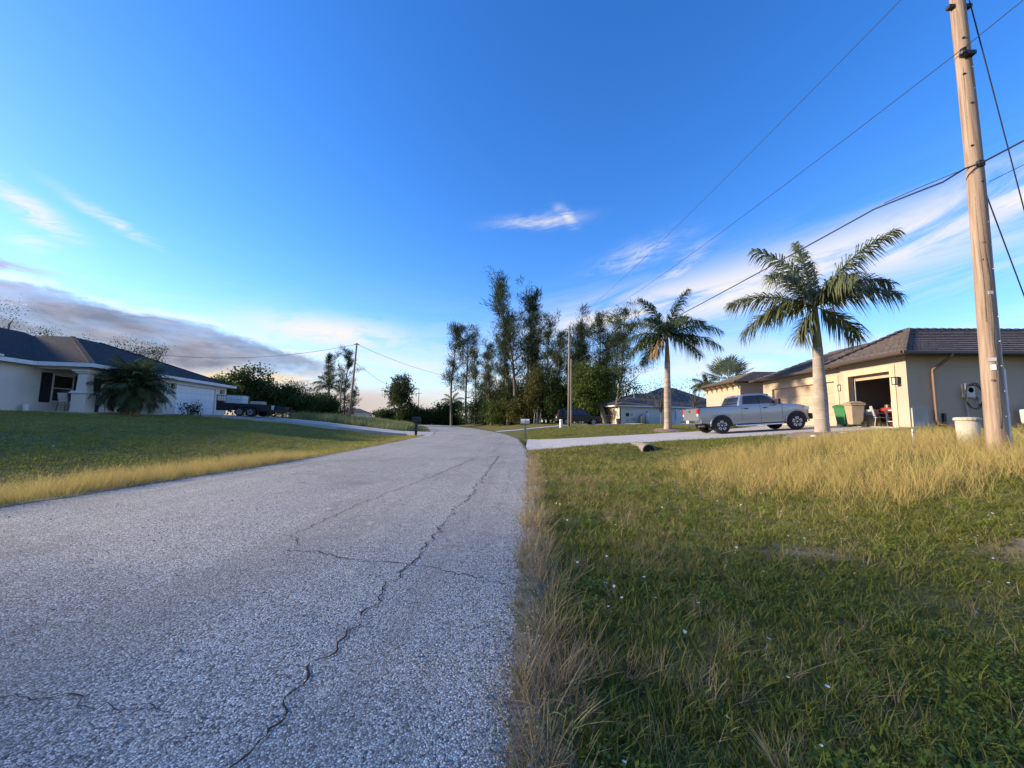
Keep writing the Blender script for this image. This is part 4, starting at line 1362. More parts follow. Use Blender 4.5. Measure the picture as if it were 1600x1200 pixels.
# long drying split and knots
sp = MB()
for k in range(60):
    t = k/59
    z = .6+t*5.2
    a = -2.05+.05*math.sin(t*17)+.03*math.sin(t*41)
    rr = .127-.032*z/10.5
    cx = .02*math.sin(z/10.5*5)+.16*z/10.5
    sp.add([(cx+math.cos(a-q)*(rr+.0025), math.sin(a-q)*(rr+.0025), z+dz) for dz, q in ((0, .05), (0, -.04), (.1, -.04), (.1, .05))], [(0, 1, 2, 3)])
sp.build('drying_split', 'bark', pole)
for z, a in ((1.4, -2.4), (2.6, -1.9), (3.5, -2.5), (3.8, -2.2), (5.1, -2.6), (4.4, -1.5)):
    rr = .127-.032*z/10.5
    MB().lathe([(.022, 0), (.018, .012), (.004, .014)], 8, (0, 0, 0)).build('knot', 'bark', pole).matrix_local = Matrix.Translation((.02*math.sin(z/10.5*5)+.16*z/10.5+math.cos(a)*(rr-.004), math.sin(a)*(rr-.004), z)) @ Vector((math.cos(a), math.sin(a), 0)).to_track_quat('Z', 'Y').to_matrix().to_4x4()
MB().tube([(.14, -.06, .1), (.155, -.06, 1.6)], .022, 8).tube([(.155, -.055, 1.6), (.21, -.05, 6.5)], .007, 6).build('conduit', 'white_paint', pole)
br = MB()
br.obox((.04, -.13, 7.33), (.10, 0, 0), (0, .05, 0), (0, 0, .035)).lathe([(.03, -.06), (.055, -.05), (.055, 0), (.03, .02), (.05, .05), (.02, .07)], 12, (-.05, -.15, 7.36))
br.build('insulator_bracket', 'black_metal', pole)
MB().obox((.12, 0, 8.42), (.20, 0, 0), (0, .04, 0), (0, 0, .03)).build('crossarm_bolt', 'black_metal', pole)
MB().obox((.07, -.12, 5.23), (.05, 0, 0), (0, .03, 0), (0, 0, .05)).build('cable_clamp', 'black_metal', pole)

def on_pole(z, a, rad):
    rr = .127-.032*z/10.5
    return Matrix.Translation((.02*math.sin(z/10.5*5)+.16*z/10.5+math.cos(a)*(rr-.002), math.sin(a)*(rr-.002), z)) @ Vector((math.cos(a), math.sin(a), 0)).to_track_quat('Z', 'Y').to_matrix().to_4x4()


for z, a, w_, h_, m in ((1.75, -2.3, .045, .03, 'galv'), (1.62, -2.25, .03, .045, 'plate_white'), (2.9, -1.9, .03, .03, 'galv')):
    MB().box(-w_, w_, -h_, h_, -.02, .006).build('pole_tag', m, pole).matrix_local = on_pole(z, a, 0)
for k in range(16):
    MB().box(-.012, .012, -.004, .004, -.01, .010).build('staple', 'galv', pole).matrix_local = on_pole(.8+k*.42, -1.25+.1*math.sin(k*2.1), 0)
for z, a in ((5.6, -2.4), (6.4, -2.0), (7.0, -2.5), (4.9, -1.7), (7.7, -2.2)):
    MB().lathe([(.02, -.01), (.02, .018), (.008, .03)], 6).build('bolt', 'black_metal', pole).matrix_local = on_pole(z, a, 0)
sp = MB()
for k in range(40):
    t = k/39
    z = 2.4+t*4.6
    a = -2.55+.06*math.sin(t*13)
    rr = .127-.032*z/10.5
    cx = .02*math.sin(z/10.5*5)+.16*z/10.5
    sp.add([(cx+math.cos(a-q)*(rr+.0025), math.sin(a-q)*(rr+.0025), z+dz) for dz, q in ((0, .03), (0, -.02), (.13, -.02), (.13, .03))], [(0, 1, 2, 3)])
sp.build('drying_split', 'bark', pole)
P3 = Vector((3.84, 40.25, G(3.84, 40.25)))
p3 = thing('utility_pole', 'thin dark utility pole on the lawn before the black vehicle', 'utility pole', P3)
MB().tube([(0, 0, -.1), (.02, 0, 10.6)], [.15, .10], 10).build('shaft', 'grey_wood', p3, smooth=True)
MB().bar((-.5, 0, 10.2), (.5, 0, 10.2), .07).build('crossarm', 'grey_wood', p3)
MB().tube([(.2, -.15, -.1), (.2, -.13, 7)], .07, 8).build('riser_pipe', 'grey_wood', p3)
P2 = Vector((-21.6, 44.9, G(-21.6, 44.9)))
p2 = thing('utility_pole', 'leaning utility pole beyond the tall grass mound across the road', 'utility pole', P2)
MB().tube([(0, 0, -.1), (.35, .1, 9.6)], [.15, .10], 10).build('shaft', 'pole_wood', p2, smooth=True)
MB().bar((.05, 0, 9.45), (.65, .2, 9.45), .07).build('crossarm', 'grey_wood', p2)
P4 = Vector((-33.6, 66, G(-33.6, 66)))
p4 = thing('utility_pole', 'more distant pole behind the leaning one', 'utility pole', P4)
MB().tube([(0, 0, -.1), (.1, 0, 8.0)], [.13, .09], 8).build('shaft', 'grey_wood', p4)
MB().bar((-.5, 0, 7.6), (.6, 0, 7.6), .08).build('crossarm', 'grey_wood', p4)
P5 = Vector((-35.1, 118, .3))
p5 = thing('utility_pole', 'tiny far pole above the end of the road', 'utility pole', P5)
MB().tube([(0, 0, -.1), (0, 0, 9.6)], [.16, .11], 8).build('shaft', 'grey_wood', p5)
MB().bar((-.9, 0, 9.0), (.9, 0, 9.0), .12).build('crossarm', 'grey_wood', p5)

t3 = P3+Vector((0, 0, 10.3))
wire('power_wire', 'uppermost thin power wire crossing the blue sky', curve_pts(t3+Vector((-.3, 0, .2)), PB+Vector((-.2, 0, 9.35)), .45), .007)
wire('power_wire', 'middle power wire tied to the insulator on the near pole', curve_pts(t3+Vector((.35, 0, -.1)), PB+Vector((-.05, -.17, 7.42)), .55)+curve_pts(PB+Vector((-.05, -.17, 7.42)), PB+Vector((.9, -9, 8.0)), .1, 10)[1:], .008)
tel = PB+Vector((.07, -.16, 5.23))
wire('telephone_cable', 'thick black cable passing behind both palm crowns to the near pole', curve_pts(P3+Vector((0, 0, 6.2)), tel+Vector((-.9, 1.1, -.22)), .30, 30)+[tel+Vector((-.62, .62, -.20)), tel+Vector((-.38, .30, -.17)), tel+Vector((-.22, .1, -.06)), tel]+curve_pts(tel, tel+Vector((2.2, -7, .9)), .03, 10)[1:], .016)
wire('telephone_cable', 'slack second strand under the thick cable beside the near pole', curve_pts(tel+Vector((-.8, 1.0, -.16)), tel, -.02, 8), .007)
wire('guy_wire', 'steep guy wire running down right from the pole top', curve_pts(PB+Vector((.2, -.1, 8.45)), PB+Vector((4.2, 2.1, -.1)), .0, 4), .010)
wire('guy_wire', 'lower guy wire anchored right of the near pole', curve_pts(PB+Vector((.16, 0, 5.1)), PB+Vector((4.0, 2.0, -.1)), .0, 4), .010)
wire('telephone_drop', 'short looped drop wire right of the near pole', [PB+Vector(p) for p in ((.2, -.1, 4.9), (.42, -.4, 5.0), (.68, -.7, 5.2), (.75, -.9, 5.35))], .006)
t2 = P2+Vector((.35, .1, 9.45))
wire('power_wire', 'wire sagging from the leaning pole towards the house roof', curve_pts(t2, t2+Vector((-30, -4, -.9)), 1.7), .020)
wire('power_wire', 'wire sagging from the leaning pole to the tall pines', curve_pts(t2, Vector((-14, 92, 11.5)), 1.2), .020)
wire('power_wire', 'faint lower wire from the leaning pole to the far pole', curve_pts(P2+Vector((.3, .1, 7.2)), P5+Vector((0, 0, 9)), 1.5), .02)
wire('power_wire', 'faint wire between the distant poles over the mound', curve_pts(P4+Vector((0, 0, 7.6)), P4+Vector((-34, 3, -1+7.0)), 1.0), .02)


def mailbox(name, label, loc, rz, mpost, mbox, s=1.0):
    root = thing(name, label, 'mailbox', loc, rz)
    MB().box(-.05*s, .05*s, -.05*s, .05*s, -.1, 1.02).build('post', mpost, root, bevel=.008)
    MB().bar((.03, 0, .75), (.22, 0, 1.0), .05).build('brace', mpost, root)
    prof = [(-.11*s, 1.05), (.11*s, 1.05)]+[(.11*s*math.cos(R(a)), 1.05+.13+.11*s*math.sin(R(a))) for a in range(0, 181, 20)]
    n = len(prof)
    v = [(-.30, y, z) for y, z in prof]+[(.30, y, z) for y, z in prof]
    bx = MB().add(v, [tuple(range(n)), tuple(range(2*n-1, n-1, -1))]+[(i, (i+1) % n, (i+1) % n+n, i+n) for i in range(n)]).build('box', mbox, root)
    MB().box(-.33, .33, -.14*s, .14*s, 1.01, 1.049).build('shelf', mpost, root)
    MB().box(-.05, -.02, .111*s, .125*s, 1.12, 1.32).build('flag', 'red_paint' if mbox != 'black_metal' else 'black_metal', bx)
    return root


mailbox('mailbox', 'black mailbox on a post at the road edge before the mound', (-8.55, 28.4, 0), R(10), 'black_metal', 'black_metal', 1.7)
mailbox('mailbox', 'pale grey mailbox on a post at the edge of the far lawn', (-.45, 27.0, 0), R(175), 'grey_wood', 'planter', 1.5)

q = thing('utility_pedestal', 'pale round utility pedestal left of the near pole', 'pedestal', (8.8, 8.3, G(8.8, 8.3)-.08))
MB().lathe([(.155, 0), (.165, .3), (.172, .60)], 18).build('barrel', 'pedestal', q, smooth=True)
MB().lathe([(.195, .60), (.198, .64), (.18, .66), (.02, .67)], 18).build('lid', 'pedestal', q)
q = thing('marker_post', 'short slim white marker post in the golden grass', 'marker post', (8.4, 9.0, G(8.4, 9.0)-.12))
MB().box(-.03, .03, -.012, .012, -.1, .50).build('stake', 'white_paint', q, bevel=.008)
MB().box(-.031, .031, -.0135, .0135, .40, .44).build('band', 'galv', q)
q = thing('white_post', 'short white post at the foot of the thin far pole', 'post', (2.95, 39.2, G(2.95, 39.2)))
MB().lathe([(.16, -.1), (.16, .78), (.13, .84)], 12).build('shaft', 'white_paint', q)
MB().lathe([(.165, .60), (.165, .66)], 12).build('collar', 'galv', q)
q = thing('culvert', 'dark end of a drain pipe in the ditch under the driveway', 'culvert', (4.35, 15.18, G(4.35, 13.8)-.03))
MB().lathe([(.20, -.5), (.20, 1.5)], 20, (0, 0, .19), 'y').build('opening', 'crack', q)
ring = MB()
for k in range(18):
    a0, a1 = 2*math.pi*k/18, 2*math.pi*(k+1)/18
    for z0_, z1_, in ((0, 0),):
        ring.add([(math.cos(a)*r, y, .19+math.sin(a)*r) for a in (a0, a1) for r in (.205, .25) for y in (-.53, 1.4)], [(0, 1, 5, 4), (2, 6, 7, 3), (0, 4, 6, 2), (1, 3, 7, 5)])
ring.build('pipe', 'grey_wood', q)
q = MB()


def wheelie_bin(label, loc, rz, m, s=1.0):
    root = thing('wheelie_bin', label, 'bin', loc, rz, 'bins by the garages')
    b, t = .22*s, .29*s
    v = [(-b, -b, .08), (b, -b, .08), (b, b, .08), (-b, b, .08), (-t, -t*1.1, .92), (t, -t*1.1, .92), (t, t*1.1, .92), (-t, t*1.1, .92)]
    MB().add(v, [(3, 2, 1, 0), (0, 1, 5, 4), (1, 2, 6, 5), (2, 3, 7, 6), (3, 0, 4, 7), (4, 5, 6, 7)]).build('body', m, root, bevel=.03)
    MB().box(-t-.03, t+.03, -t*1.1-.03, t*1.1+.03, .921, .98).build('rim', m, root, bevel=.015)
    pr = [(-t-.06, .985), (t+.06, .985), (t+.05, 1.02), (t*.4, 1.10), (-t*.4, 1.10), (-t-.06, 1.03)]
    MB().prism(pr, -t*1.12, t*1.12).build('lid', m, root, bevel=.02)
    MB().tube([(t+.10, -.2*s, 1.0), (t+.12, 0, 1.01), (t+.10, .2*s, 1.0)], .018, 8).build('handle', m, root)
    for y in (-b*1.05, b*1.05):
        MB().lathe([(.04, -.03), (.12, -.03), (.12, .03), (.04, .03)], 16, (b+.02, y, .12), 'y').build('wheel', 'rubber', root)
    return root


wheelie_bin('green wheeled bin standing against the garage pier', (15.75, 20.35, 1.2), R(8), 'bin_green')
wheelie_bin('large tan wheeled bin at the open garage bay', (15.45, 19.35, 1.2), R(-12), 'bin_tan', .95).scale = (1, 1, 1.08)
wheelie_bin('brown wheeled bin at the corner of the far white bungalow', (9.7, 50.9, G(9.7, 50.9)), R(20), 'bin_brown', 1.5)


def cafe_chair(label, loc, rz, m, seat_m):
    root = thing('chair', label, 'chair', loc, rz)
    MB().box(-.24, .24, -.24, .24, .42, .46).build('seat', seat_m, root, bevel=.015)
    v = [(-.24, .22, .5), (.24, .22, .5), (.23, .34, 1.0), (-.23, .34, 1.0)]
    MB().add(v+[(x, y+.04, z) for x, y, z in v], [(0, 1, 2, 3), (7, 6, 5, 4), (0, 4, 5, 1), (1, 5, 6, 2), (2, 6, 7, 3), (3, 7, 4, 0)]).build('backrest', seat_m, root, bevel=.02)
    for x in (-.22, .22):
        MB().tube([(x, -.22, .42), (x*1.1, -.25, 0)], .016, 6).build('leg', m, root)
        MB().tube([(x, .36, .95), (x, .24, .45), (x*1.1, .30, 0)], .016, 6).build('leg', m, root)
        MB().tube([(x*1.08, -.2, .42), (x*1.1, -.2, .64), (x*1.1, .26, .66)], .016, 6).build('armrest', m, root)
    return root


def lw(x, y, z=0.0):       # local point of the left house to world
    return lhouse.matrix_basis @ Vector((x, y, z))


lrz = lhouse.rotation_euler.z
cafe_chair('pale cushioned chair left of the table on the porch', lw(-4.9, 1.5, .02), lrz+R(95), 'black_metal', 'planter')
cafe_chair('porch chair half hidden behind the porch column', lw(-3.2, 1.4, .02), lrz+R(-85), 'black_metal', 'planter')
t = thing('porch_table', 'low round table between the porch chairs', 'table', lw(-4.1, 1.45, .02))
MB().lathe([(.45, .62), (.47, .64), (.45, .66)], 20).build('tabletop', 'grey_wood', t)
for k in range(4):
    a = k*math.pi/2+.4
    MB().tube([(.33*math.cos(a), .33*math.sin(a), .62), (.40*math.cos(a), .40*math.sin(a), 0)], .018, 6).build('leg', 'black_metal', t)
t = thing('bucket', 'small white bucket at the porch wall', 'bucket', lw(-6.3, 2.1, .0))
MB().lathe([(.11, 0), (.14, .34), (.15, .35)], 16).build('pail', 'white_paint', t)
MB().tube([(-.14, 0, .33), (-.1, 0, .25), (.1, 0, .25), (.14, 0, .33)], .006, 5).build('handle', 'galv', t)

# things standing inside the open garage bay
cafe_chair('folding chair just inside the open garage bay', (17.0, 19.75, 1.212), R(60), 'galv', 'planter')
t = thing('bar_stool', 'tall pale stool frame in the open garage bay', 'stool', (16.85, 18.9, 1.212))
MB().box(-.2, .2, -.2, .2, .74, .79).build('seat', 'planter', t, bevel=.01)
for x in (-.18, .18):
    for y in (-.18, .18):
        MB().bar((x, y, 0), (x, y, .76), .04).build('leg', 'planter', t)
for x in (-.18, .18):
    MB().bar((x, -.18, .25), (x, .18, .25), .03).build('stretcher', 'planter', t)
for y in (-.18, .18):
    MB().bar((-.18, y, .42), (.18, y, .42), .03).build('stretcher', 'planter', t)
t = thing('tool_chest', 'red tool chest inside the open garage', 'tool chest', (17.95, 20.15, 1.212))
MB().box(-.3, .3, -.5, .5, .1, .95).build('case', 'red_paint', t, bevel=.01)
for k in range(5):
    MB().box(-.32, -.301, -.46, .46, .13+k*.16, .27+k*.16).build('drawer', 'red_paint', t, bevel=.005)
    MB().bar((-.335, -.3, .24+k*.16), (-.335, .3, .24+k*.16), .015).build('handle', 'steel', t)
for k, (x, y, w_, h_, m) in enumerate([(0, -.25, .16, .22, 'planter'), (.05, .05, .12, .28, 'galv'), (0, .3, .2, .16, 'bin_tan')]):
    b = MB().box(x-w_/2, x+w_/2, y-w_/2, y+w_/2, 0, h_).build('box', m, loc=(17.95, 20.15, 2.163), bevel=.02)
    tag(b, ['pale box on the red tool chest nearest the door post', 'upright metal tin in the middle of the red tool chest', 'low tan carton on the inner end of the red tool chest'][k], 'box')
t = thing('shelving', 'dark storage shelves along the back garage wall', 'shelf', (22.9, 19.3, 1.212))
for k in range(4):
    MB().box(-.25, .25, -1.3, 1.3, .2+k*.6, .24+k*.6).build('shelf_board', 'grey_wood', t)
for y in (-1.28, 1.28):
    for x in (-.24, .24):
        MB().bar((x, y, 0), (x, y, 2.2), .04).build('post', 'black_metal', t)

for k, (x, y, z, w_, d_, h_, m, lb) in enumerate([(17.15, 20.5, 1.212, .5, .5, .55, 'bin_tan', 'cardboard box on the open garage floor'), (17.17, 20.48, 1.765, .36, .4, .3, 'planter', 'pale plastic box stacked on the cardboard box'), (20.6, 18.4, 1.212, .6, .7, 1.1, 'white_paint', 'white cabinet deep inside the open garage'), (19.4, 19.2, 1.212, .45, .45, .8, 'bin_brown', 'brown drum shaped carton deep inside the open garage')]):
    b = thing('storage_box', lb, 'box', (x, y, z), R(7*k))
    MB().box(-w_/2, w_/2, -d_/2, d_/2, 0, h_*.86).build('carton', m, b, bevel=.01)
    MB().box(-w_/2-.01, w_/2+.01, -d_/2-.01, d_/2+.01, h_*.86, h_).build('lid', m, b, bevel=.01)
t = thing('planter_pot', 'pale metal planter on a dark stand at the side wall', 'planter', (20.55, 16.9, G(20.55, 16.9)))
MB().lathe([(.34, .28), (.36, .36), (.38, .82), (.36, .86)], 24).build('pot', 'planter', t, smooth=True)
MB().box(-.36, .36, -.36, .36, .18, .28).build('tray', 'black_metal', t)
for x in (-.33, .33):
    for y in (-.33, .33):
        MB().bar((x, y, -.05), (x, y, .2), .05).build('foot', 'black_metal', t)
t = thing('flower_pot', 'small dark terracotta pot set on the pale planter', 'flower pot', (20.55, 16.9, G(20.55, 16.9)+.862))
MB().lathe([(.16, 0), (.21, .20), (.225, .20), (.225, .25)], 18).build('pot', 'terracotta', t)
tw = MB()
for k in range(14):
    a = random.uniform(0, 6.28)
    tw.tube([(0, 0, .2), (.06*math.cos(a), .06*math.sin(a), .33), (.16*math.cos(a), .16*math.sin(a), .35+random.uniform(0, .08))], .006, 4)
tw.build('stems', 'leaf_grey', t)

# water tanks and white fence by the far bungalow
for k, (x, y, r, h, lb) in enumerate([(14.2, 50.85, .34, 1.15, 'short tan water tank at the far bungalow wall'), (14.95, 51.1, .24, 1.55, 'tall pale water cylinder at the far bungalow wall')]):
    t = thing('water_tank', lb, 'tank', (x, y, G(x, y)))
    MB().lathe([(r, -.1), (r, h*.8), (r*.85, h*.92), (r*.3, h)], 16).build('vessel', 'pedestal' if k == 0 else 'white_paint', t, smooth=True)
    MB().lathe([(.08, h-.01), (.09, h+.12), (.05, h+.16)], 10).build('valve_head', 'dark_plastic', t)
t = thing('vinyl_fence', 'white vinyl fence panel between the first palm and the pickup', 'fence', (17.6, 48.0, G(18, 48)), R(12))
for k in range(4):
    MB().box(k*1.8-.06, k*1.8+.06, -.06, .06, -.2, 1.95).build('post', 'door_white', t, bevel=.01)
for k in range(3):
    for j in range(10):
        x = k*1.8+.07+j*.166
        MB().box(x, x+.158, -.02, .02, .05, 1.82).build('plank', 'door_white', t)


# ------------------------------------------------------------------ trees and plants
def frond_geo(d0, side_up, L, droop, nleaf=56, leafL=.62, wid=.035, hang=.55, stiff=1.0, seed=0):
    """pinnate leaf from the origin: rachis bends down from direction d0; returns V, F (tris)"""
    rg = np.random.default_rng(seed)
    d0 = np.array(d0, float)
    d0 /= np.linalg.norm(d0)
    N = 22
    P = [np.zeros(3)]
    D = []
    el = math.asin(max(-1, min(1, d0[2])))
    hz = np.array([d0[0], d0[1], 0])
    hz = hz/np.linalg.norm(hz) if np.linalg.norm(hz) > 1e-3 else np.array([1., 0, 0])
    for i in range(N):
        s = i/N
        e = max(el-droop*(s**1.5), -1.5)
        d = hz*math.cos(e)+np.array([0, 0, math.sin(e)])
        D.append(d)
        P.append(P[-1]+d*L/N)
    P = np.array(P)
    D.append(D[-1])
    D = np.array(D)
    V = []
    F = []
    # rachis: three-sided tapering tube
    sd = np.cross(hz, [0, 0, 1])
    for i in range(0, N+1):
        r = .035*(1-.85*i/N)*L/3+.004
        up = np.cross(sd, D[i])
        for a in (0, 2.09, 4.19):
            V.append(P[i]+(sd*math.cos(a)+up*math.sin(a))*r)
    for i in range(N):
        for k in range(3):
            a = i*3+k
            b = i*3+(k+1) % 3
            F += [(a, b, b+3), (a, b+3, a+3)]
    for j in range(nleaf):
        s = .10+.90*j/(nleaf-1)
        fi = s*N
        i0 = min(int(fi), N-1)
        p = P[i0]+(P[i0+1]-P[i0])*(fi-i0)
        d = D[i0]
        up = np.cross(sd, d)
        l = leafL*(math.sin(math.pi*(.12+.80*s))**.7)*rg.uniform(.8, 1.1)
        for sg in (-1, 1):
            th = rg.normal(0, .45)*stiff           # plumose: leaflets leave in several planes
            v = sd*sg*math.cos(th)+up*math.sin(th)*.9
            fw = .55+.5*s
            dirv = v+d*fw
            dirv /= np.linalg.norm(dirv)
            w = np.cross(dirv, up)
            w = w/(np.linalg.norm(w)+1e-6)*wid*rg.uniform(.7, 1.2)
            m = p+dirv*l*.5-np.array([0, 0, hang*l*.12])
            e = p+dirv*l*.92-np.array([0, 0, hang*l*rg.uniform(.55, .95)])
            o = len(V)
            V += [p-w*.4, p+w*.4, m+w*.5, m-w*.5, e]
            F += [(o, o+1, o+2), (o, o+2, o+3), (o+3, o+2, o+4)]
    return np.array(V), np.array(F)


def screen_axes(x, y):
    """horizontal unit vectors across and along the line of sight to (x, y): used to give each leaf its own compass direction"""
    d = math.hypot(x, y)
    return np.array([y/d, -x/d, 0]), np.array([x/d, y/d, 0])


def royal_palm(label, loc, H, r0, rbul, lean, fronds, L, shaft_h, seed, nring=22, mfr='frond_green', husk=False):
    root = thing('palm_tree', label, 'palm tree', loc)
    pts, rad = [], []
    for k in range(nring):
        t = k/(nring-1)
        pts.append((lean*t*t, 0, -.1+t*(H+.1)))
        b = r0*(1+.45*math.exp(-t*H/.35))*(1-.18*t)+rbul*math.exp(-((t-.45)/.28)**2)
        rad.append(b*(1+.012*math.sin(k*2.6)))
    MB().tube(pts, rad, 20).build('trunk', 'palm_trunk', root, smooth=True)
    top = Vector(pts[-1])
    MB().tube([top-Vector((0, 0, .02)), top+Vector((0, 0, .25)), top+Vector((0, 0, shaft_h*.7)), top+Vector((0, 0, shaft_h))], [rad[-1]*.98, rad[-1]*.92, rad[-1]*.62, rad[-1]*.42], 16).build('crown_shaft', 'palm_husk' if husk else 'palm_shaft', root, smooth=True)
    cr_ = top+Vector((0, 0, shaft_h*.92))
    for z in np.arange(.5, H-.1, .33):
        t = z/H
        rr = np.interp(t, np.linspace(0, 1, nring), rad)
        MB().lathe([(rr+.004, 0), (rr+.008, .012), (rr+.003, .03)], 18, (lean*t*t, 0, z)).build('leaf_scar', 'palm_husk' if H > 4 else 'bark_pale', root)
    ax, ay = screen_axes(loc[0], loc[1])
    for k, (ang, dep, lf, dr) in enumerate(fronds):
        a, p = R(ang), R(dep)
        d = math.cos(p)*math.cos(a)*ax+math.sin(p)*ay*(-1)+np.array([0, 0, math.cos(p)*math.sin(a)])
        V, F = frond_geo(d, None, L*lf, dr, 110, .25*L+.14, .032+.005*L, .85, 1.3, seed*100+k)
        o = npmesh('frond', V+np.array(cr_), F, 'frond_dry' if husk and k == len(fronds)-1 else mfr, root)
    # unopened spear leaf
    MB().tube([cr_, cr_+Vector((.03, 0, L*.35)), cr_+Vector((.08, .02, L*.6))], [.05, .03, .005], 6).build('spear_leaf', mfr, root)
    return root


# fronds: screen angle at the base, depth tilt towards the viewer, length factor, droop (radians)
royal_palm('large royal palm with swollen pale trunk right of the pickup', (9.35, 13.0, G(9.35, 13.0)), 2.85, .168, .034, .0,
           [(150, 8, 1.05, .95), (172, 12, 1.0, 1.45), (106, 6, 1.15, 1.0), (97, -14, 1.15, .25), (62, 4, 1.15, .85), (50, -12, .92, 1.5), (26, 10, .86, 1.3), (-28, -18, .62, .8), (236, 10, .45, .5),
            (120, 38, .95, 1.1), (75, -42, .95, 1.0), (140, -38, .95, 1.2), (55, 40, .8, 1.3)], 2.5, 1.5, 3)
royal_palm('smaller royal palm with slender trunk left of the pickup', (8.95, 26.0, G(8.95, 26.0)), 4.6, .21, .03, .05,
           [(160, 5, 1.0, 1.35), (185, 18, .95, 1.1), (132, -10, 1.05, 1.2), (108, 12, 1.0, .8), (78, 8, 1.05, .7), (52, -18, 1.0, 1.2), (28, 6, 1.1, 1.25), (2, 12, 1.1, .9), (-20, 30, .9, .8), (204, -25, .8, .9), (95, -35, .9, 1.1), (120, 40, .9, 1.2), (60, 42, .9, 1.2), (30, -40, .9, 1.2), (150, -40, .9, 1.2), (220, 30, .6, .6)],
           3.15, 1.8, 4, mfr='frond_dark', husk=True)


def fan_palm(label, loc, H, L, n, m, seed, r=.16):
    """palm with round pleated leaves on stalks"""
    root = thing('fan_palm', label, 'palm tree', loc)
    MB().tube([(0, 0, -.1), (.03, 0, H*.5), (0, 0, H)], [r*1.15, r, r*1.05], 12).build('trunk', 'palm_trunk', root, smooth=True)
    rg = np.random.default_rng(seed)
    for k in range(n):
        a = k*2.4+rg.uniform(-.2, .2)
        e = R(80-105*(k/n)**.9)
        d = np.array([math.cos(a)*math.cos(e), math.sin(a)*math.cos(e), math.sin(e)])
        st = L*.75
        c = np.array([0, 0, H])+d*st
        sd = np.cross(d, [0, 0, 1])
        sd /= np.linalg.norm(sd)+1e-6
        up = np.cross(sd, d)
        V = [np.array([0, 0, H])-sd*.02, np.array([0, 0, H])+sd*.02, c+sd*.015, c-sd*.015]
        F = [(0, 1, 2), (0, 2, 3)]
        nb = 26
        for j in range(nb):
            b = R(-150+300*j/(nb-1))
            v = d*math.cos(b)+sd*math.sin(b)
            ll = L*.62*(.75+.25*math.cos(b))*rg.uniform(.9, 1.05)
            w = np.cross(v, up)*.05*L*.6
            o = len(V)
            zz = up*(.03 if j % 2 else -.03)
            V += [c, c+v*ll*.6+w+zz, c+v*ll*.6-w+zz, c+v*ll-np.array([0, 0, .12*ll])]
            F += [(o, o+1, o+2), (o+1, o+3, o+2)]
        npmesh('leaf', np.array(V), np.array(F), m, root)
    return root


fan_palm('silvery fan palm rising behind the entry roof', (19.15, 38.6, 1.1), 4.3, 2.2, 30, 'frond_silver', 5, .20)
royal_palm('small feathery palm behind the pickup cab', (18.6, 42.0, 1.1), 3.7, .09, .0, 0, [(150, 10, 1, 1.5), (120, 0, 1, 1.2), (95, 20, 1, 1.0), (70, -20, 1, 1.2), (40, 10, 1, 1.5), (20, 0, .9, 1.3), (170, 0, .9, 1.4), (130, -30, .9, 1.4)], 1.7, .4, 6, 8)
royal_palm('coconut palm among the pines across the road', (-37.0, 68, .9), 5.6, .15, .0, .1, [(165, 0, 1, 1.6), (140, 10, 1, 1.4), (110, -10, 1, 1.2), (80, 10, 1, 1.2), (50, 0, 1, 1.4), (20, 10, 1, 1.6), (0, -20, .9, 1.2), (185, 20, .9, 1.2), (95, 40, .9, 1.4)], 2.9, .5, 9, 8, mfr='frond_dark')
royal_palm('tiny far palm in front of the distant white house', (-37.6, 104, .3), 4.4, .14, .0, .1, [(165, 0, 1, 1.6), (140, 10, 1, 1.4), (110, -10, 1, 1.2), (80, 10, 1, 1.2), (50, 0, 1, 1.4), (20, 10, 1, 1.6), (0, -20, .9, 1.2), (185, 20, .9, 1.2)], 2.4, .5, 10, 6, mfr='frond_dark')
royal_palm('palm top showing left of the tall pine group', (-20.0, 96, .3), 5.0, .16, .0, .1, [(165, 0, 1, 1.6), (140, 10, 1, 1.4), (110, -10, 1, 1.2), (80, 10, 1, 1.2), (50, 0, 1, 1.4), (20, 10, 1, 1.6), (0, -20, .9, 1.2), (185, 20, .9, 1.2)], 3.2, .5, 11, 6, mfr='frond_dark')


def date_palm_clump():
    b = lw(-4.6, -1.3)
    root = thing('date_palm', 'bushy dark date palm with two short trunks before the porch', 'palm tree', (b.x, b.y, G(b.x, b.y)))
    for k, (x, y) in enumerate(((-.34, 0), (.34, .12))):
        MB().tube([(x*.7, y, -.1), (x*.85, y, .5), (x, y, 1.75)], [.20, .17, .20], 10).build('trunk', 'palm_husk', root)
        rg = np.random.default_rng(40+k)
        for j in range(60):
            az = j*2.399+rg.uniform(-.2, .2)
            e = R(88-135*(j/60)**.9)
            d = (math.cos(az)*math.cos(e), math.sin(az)*math.cos(e), math.sin(e))
            V, F = frond_geo(d, None, rg.uniform(1.35, 2.0), .95, 40, .52, .034, .5, .7, 900+k*50+j)
            npmesh('frond', V+np.array([x, y, 1.7]), F, 'frond_dark', root)
    return root


date_palm_clump()


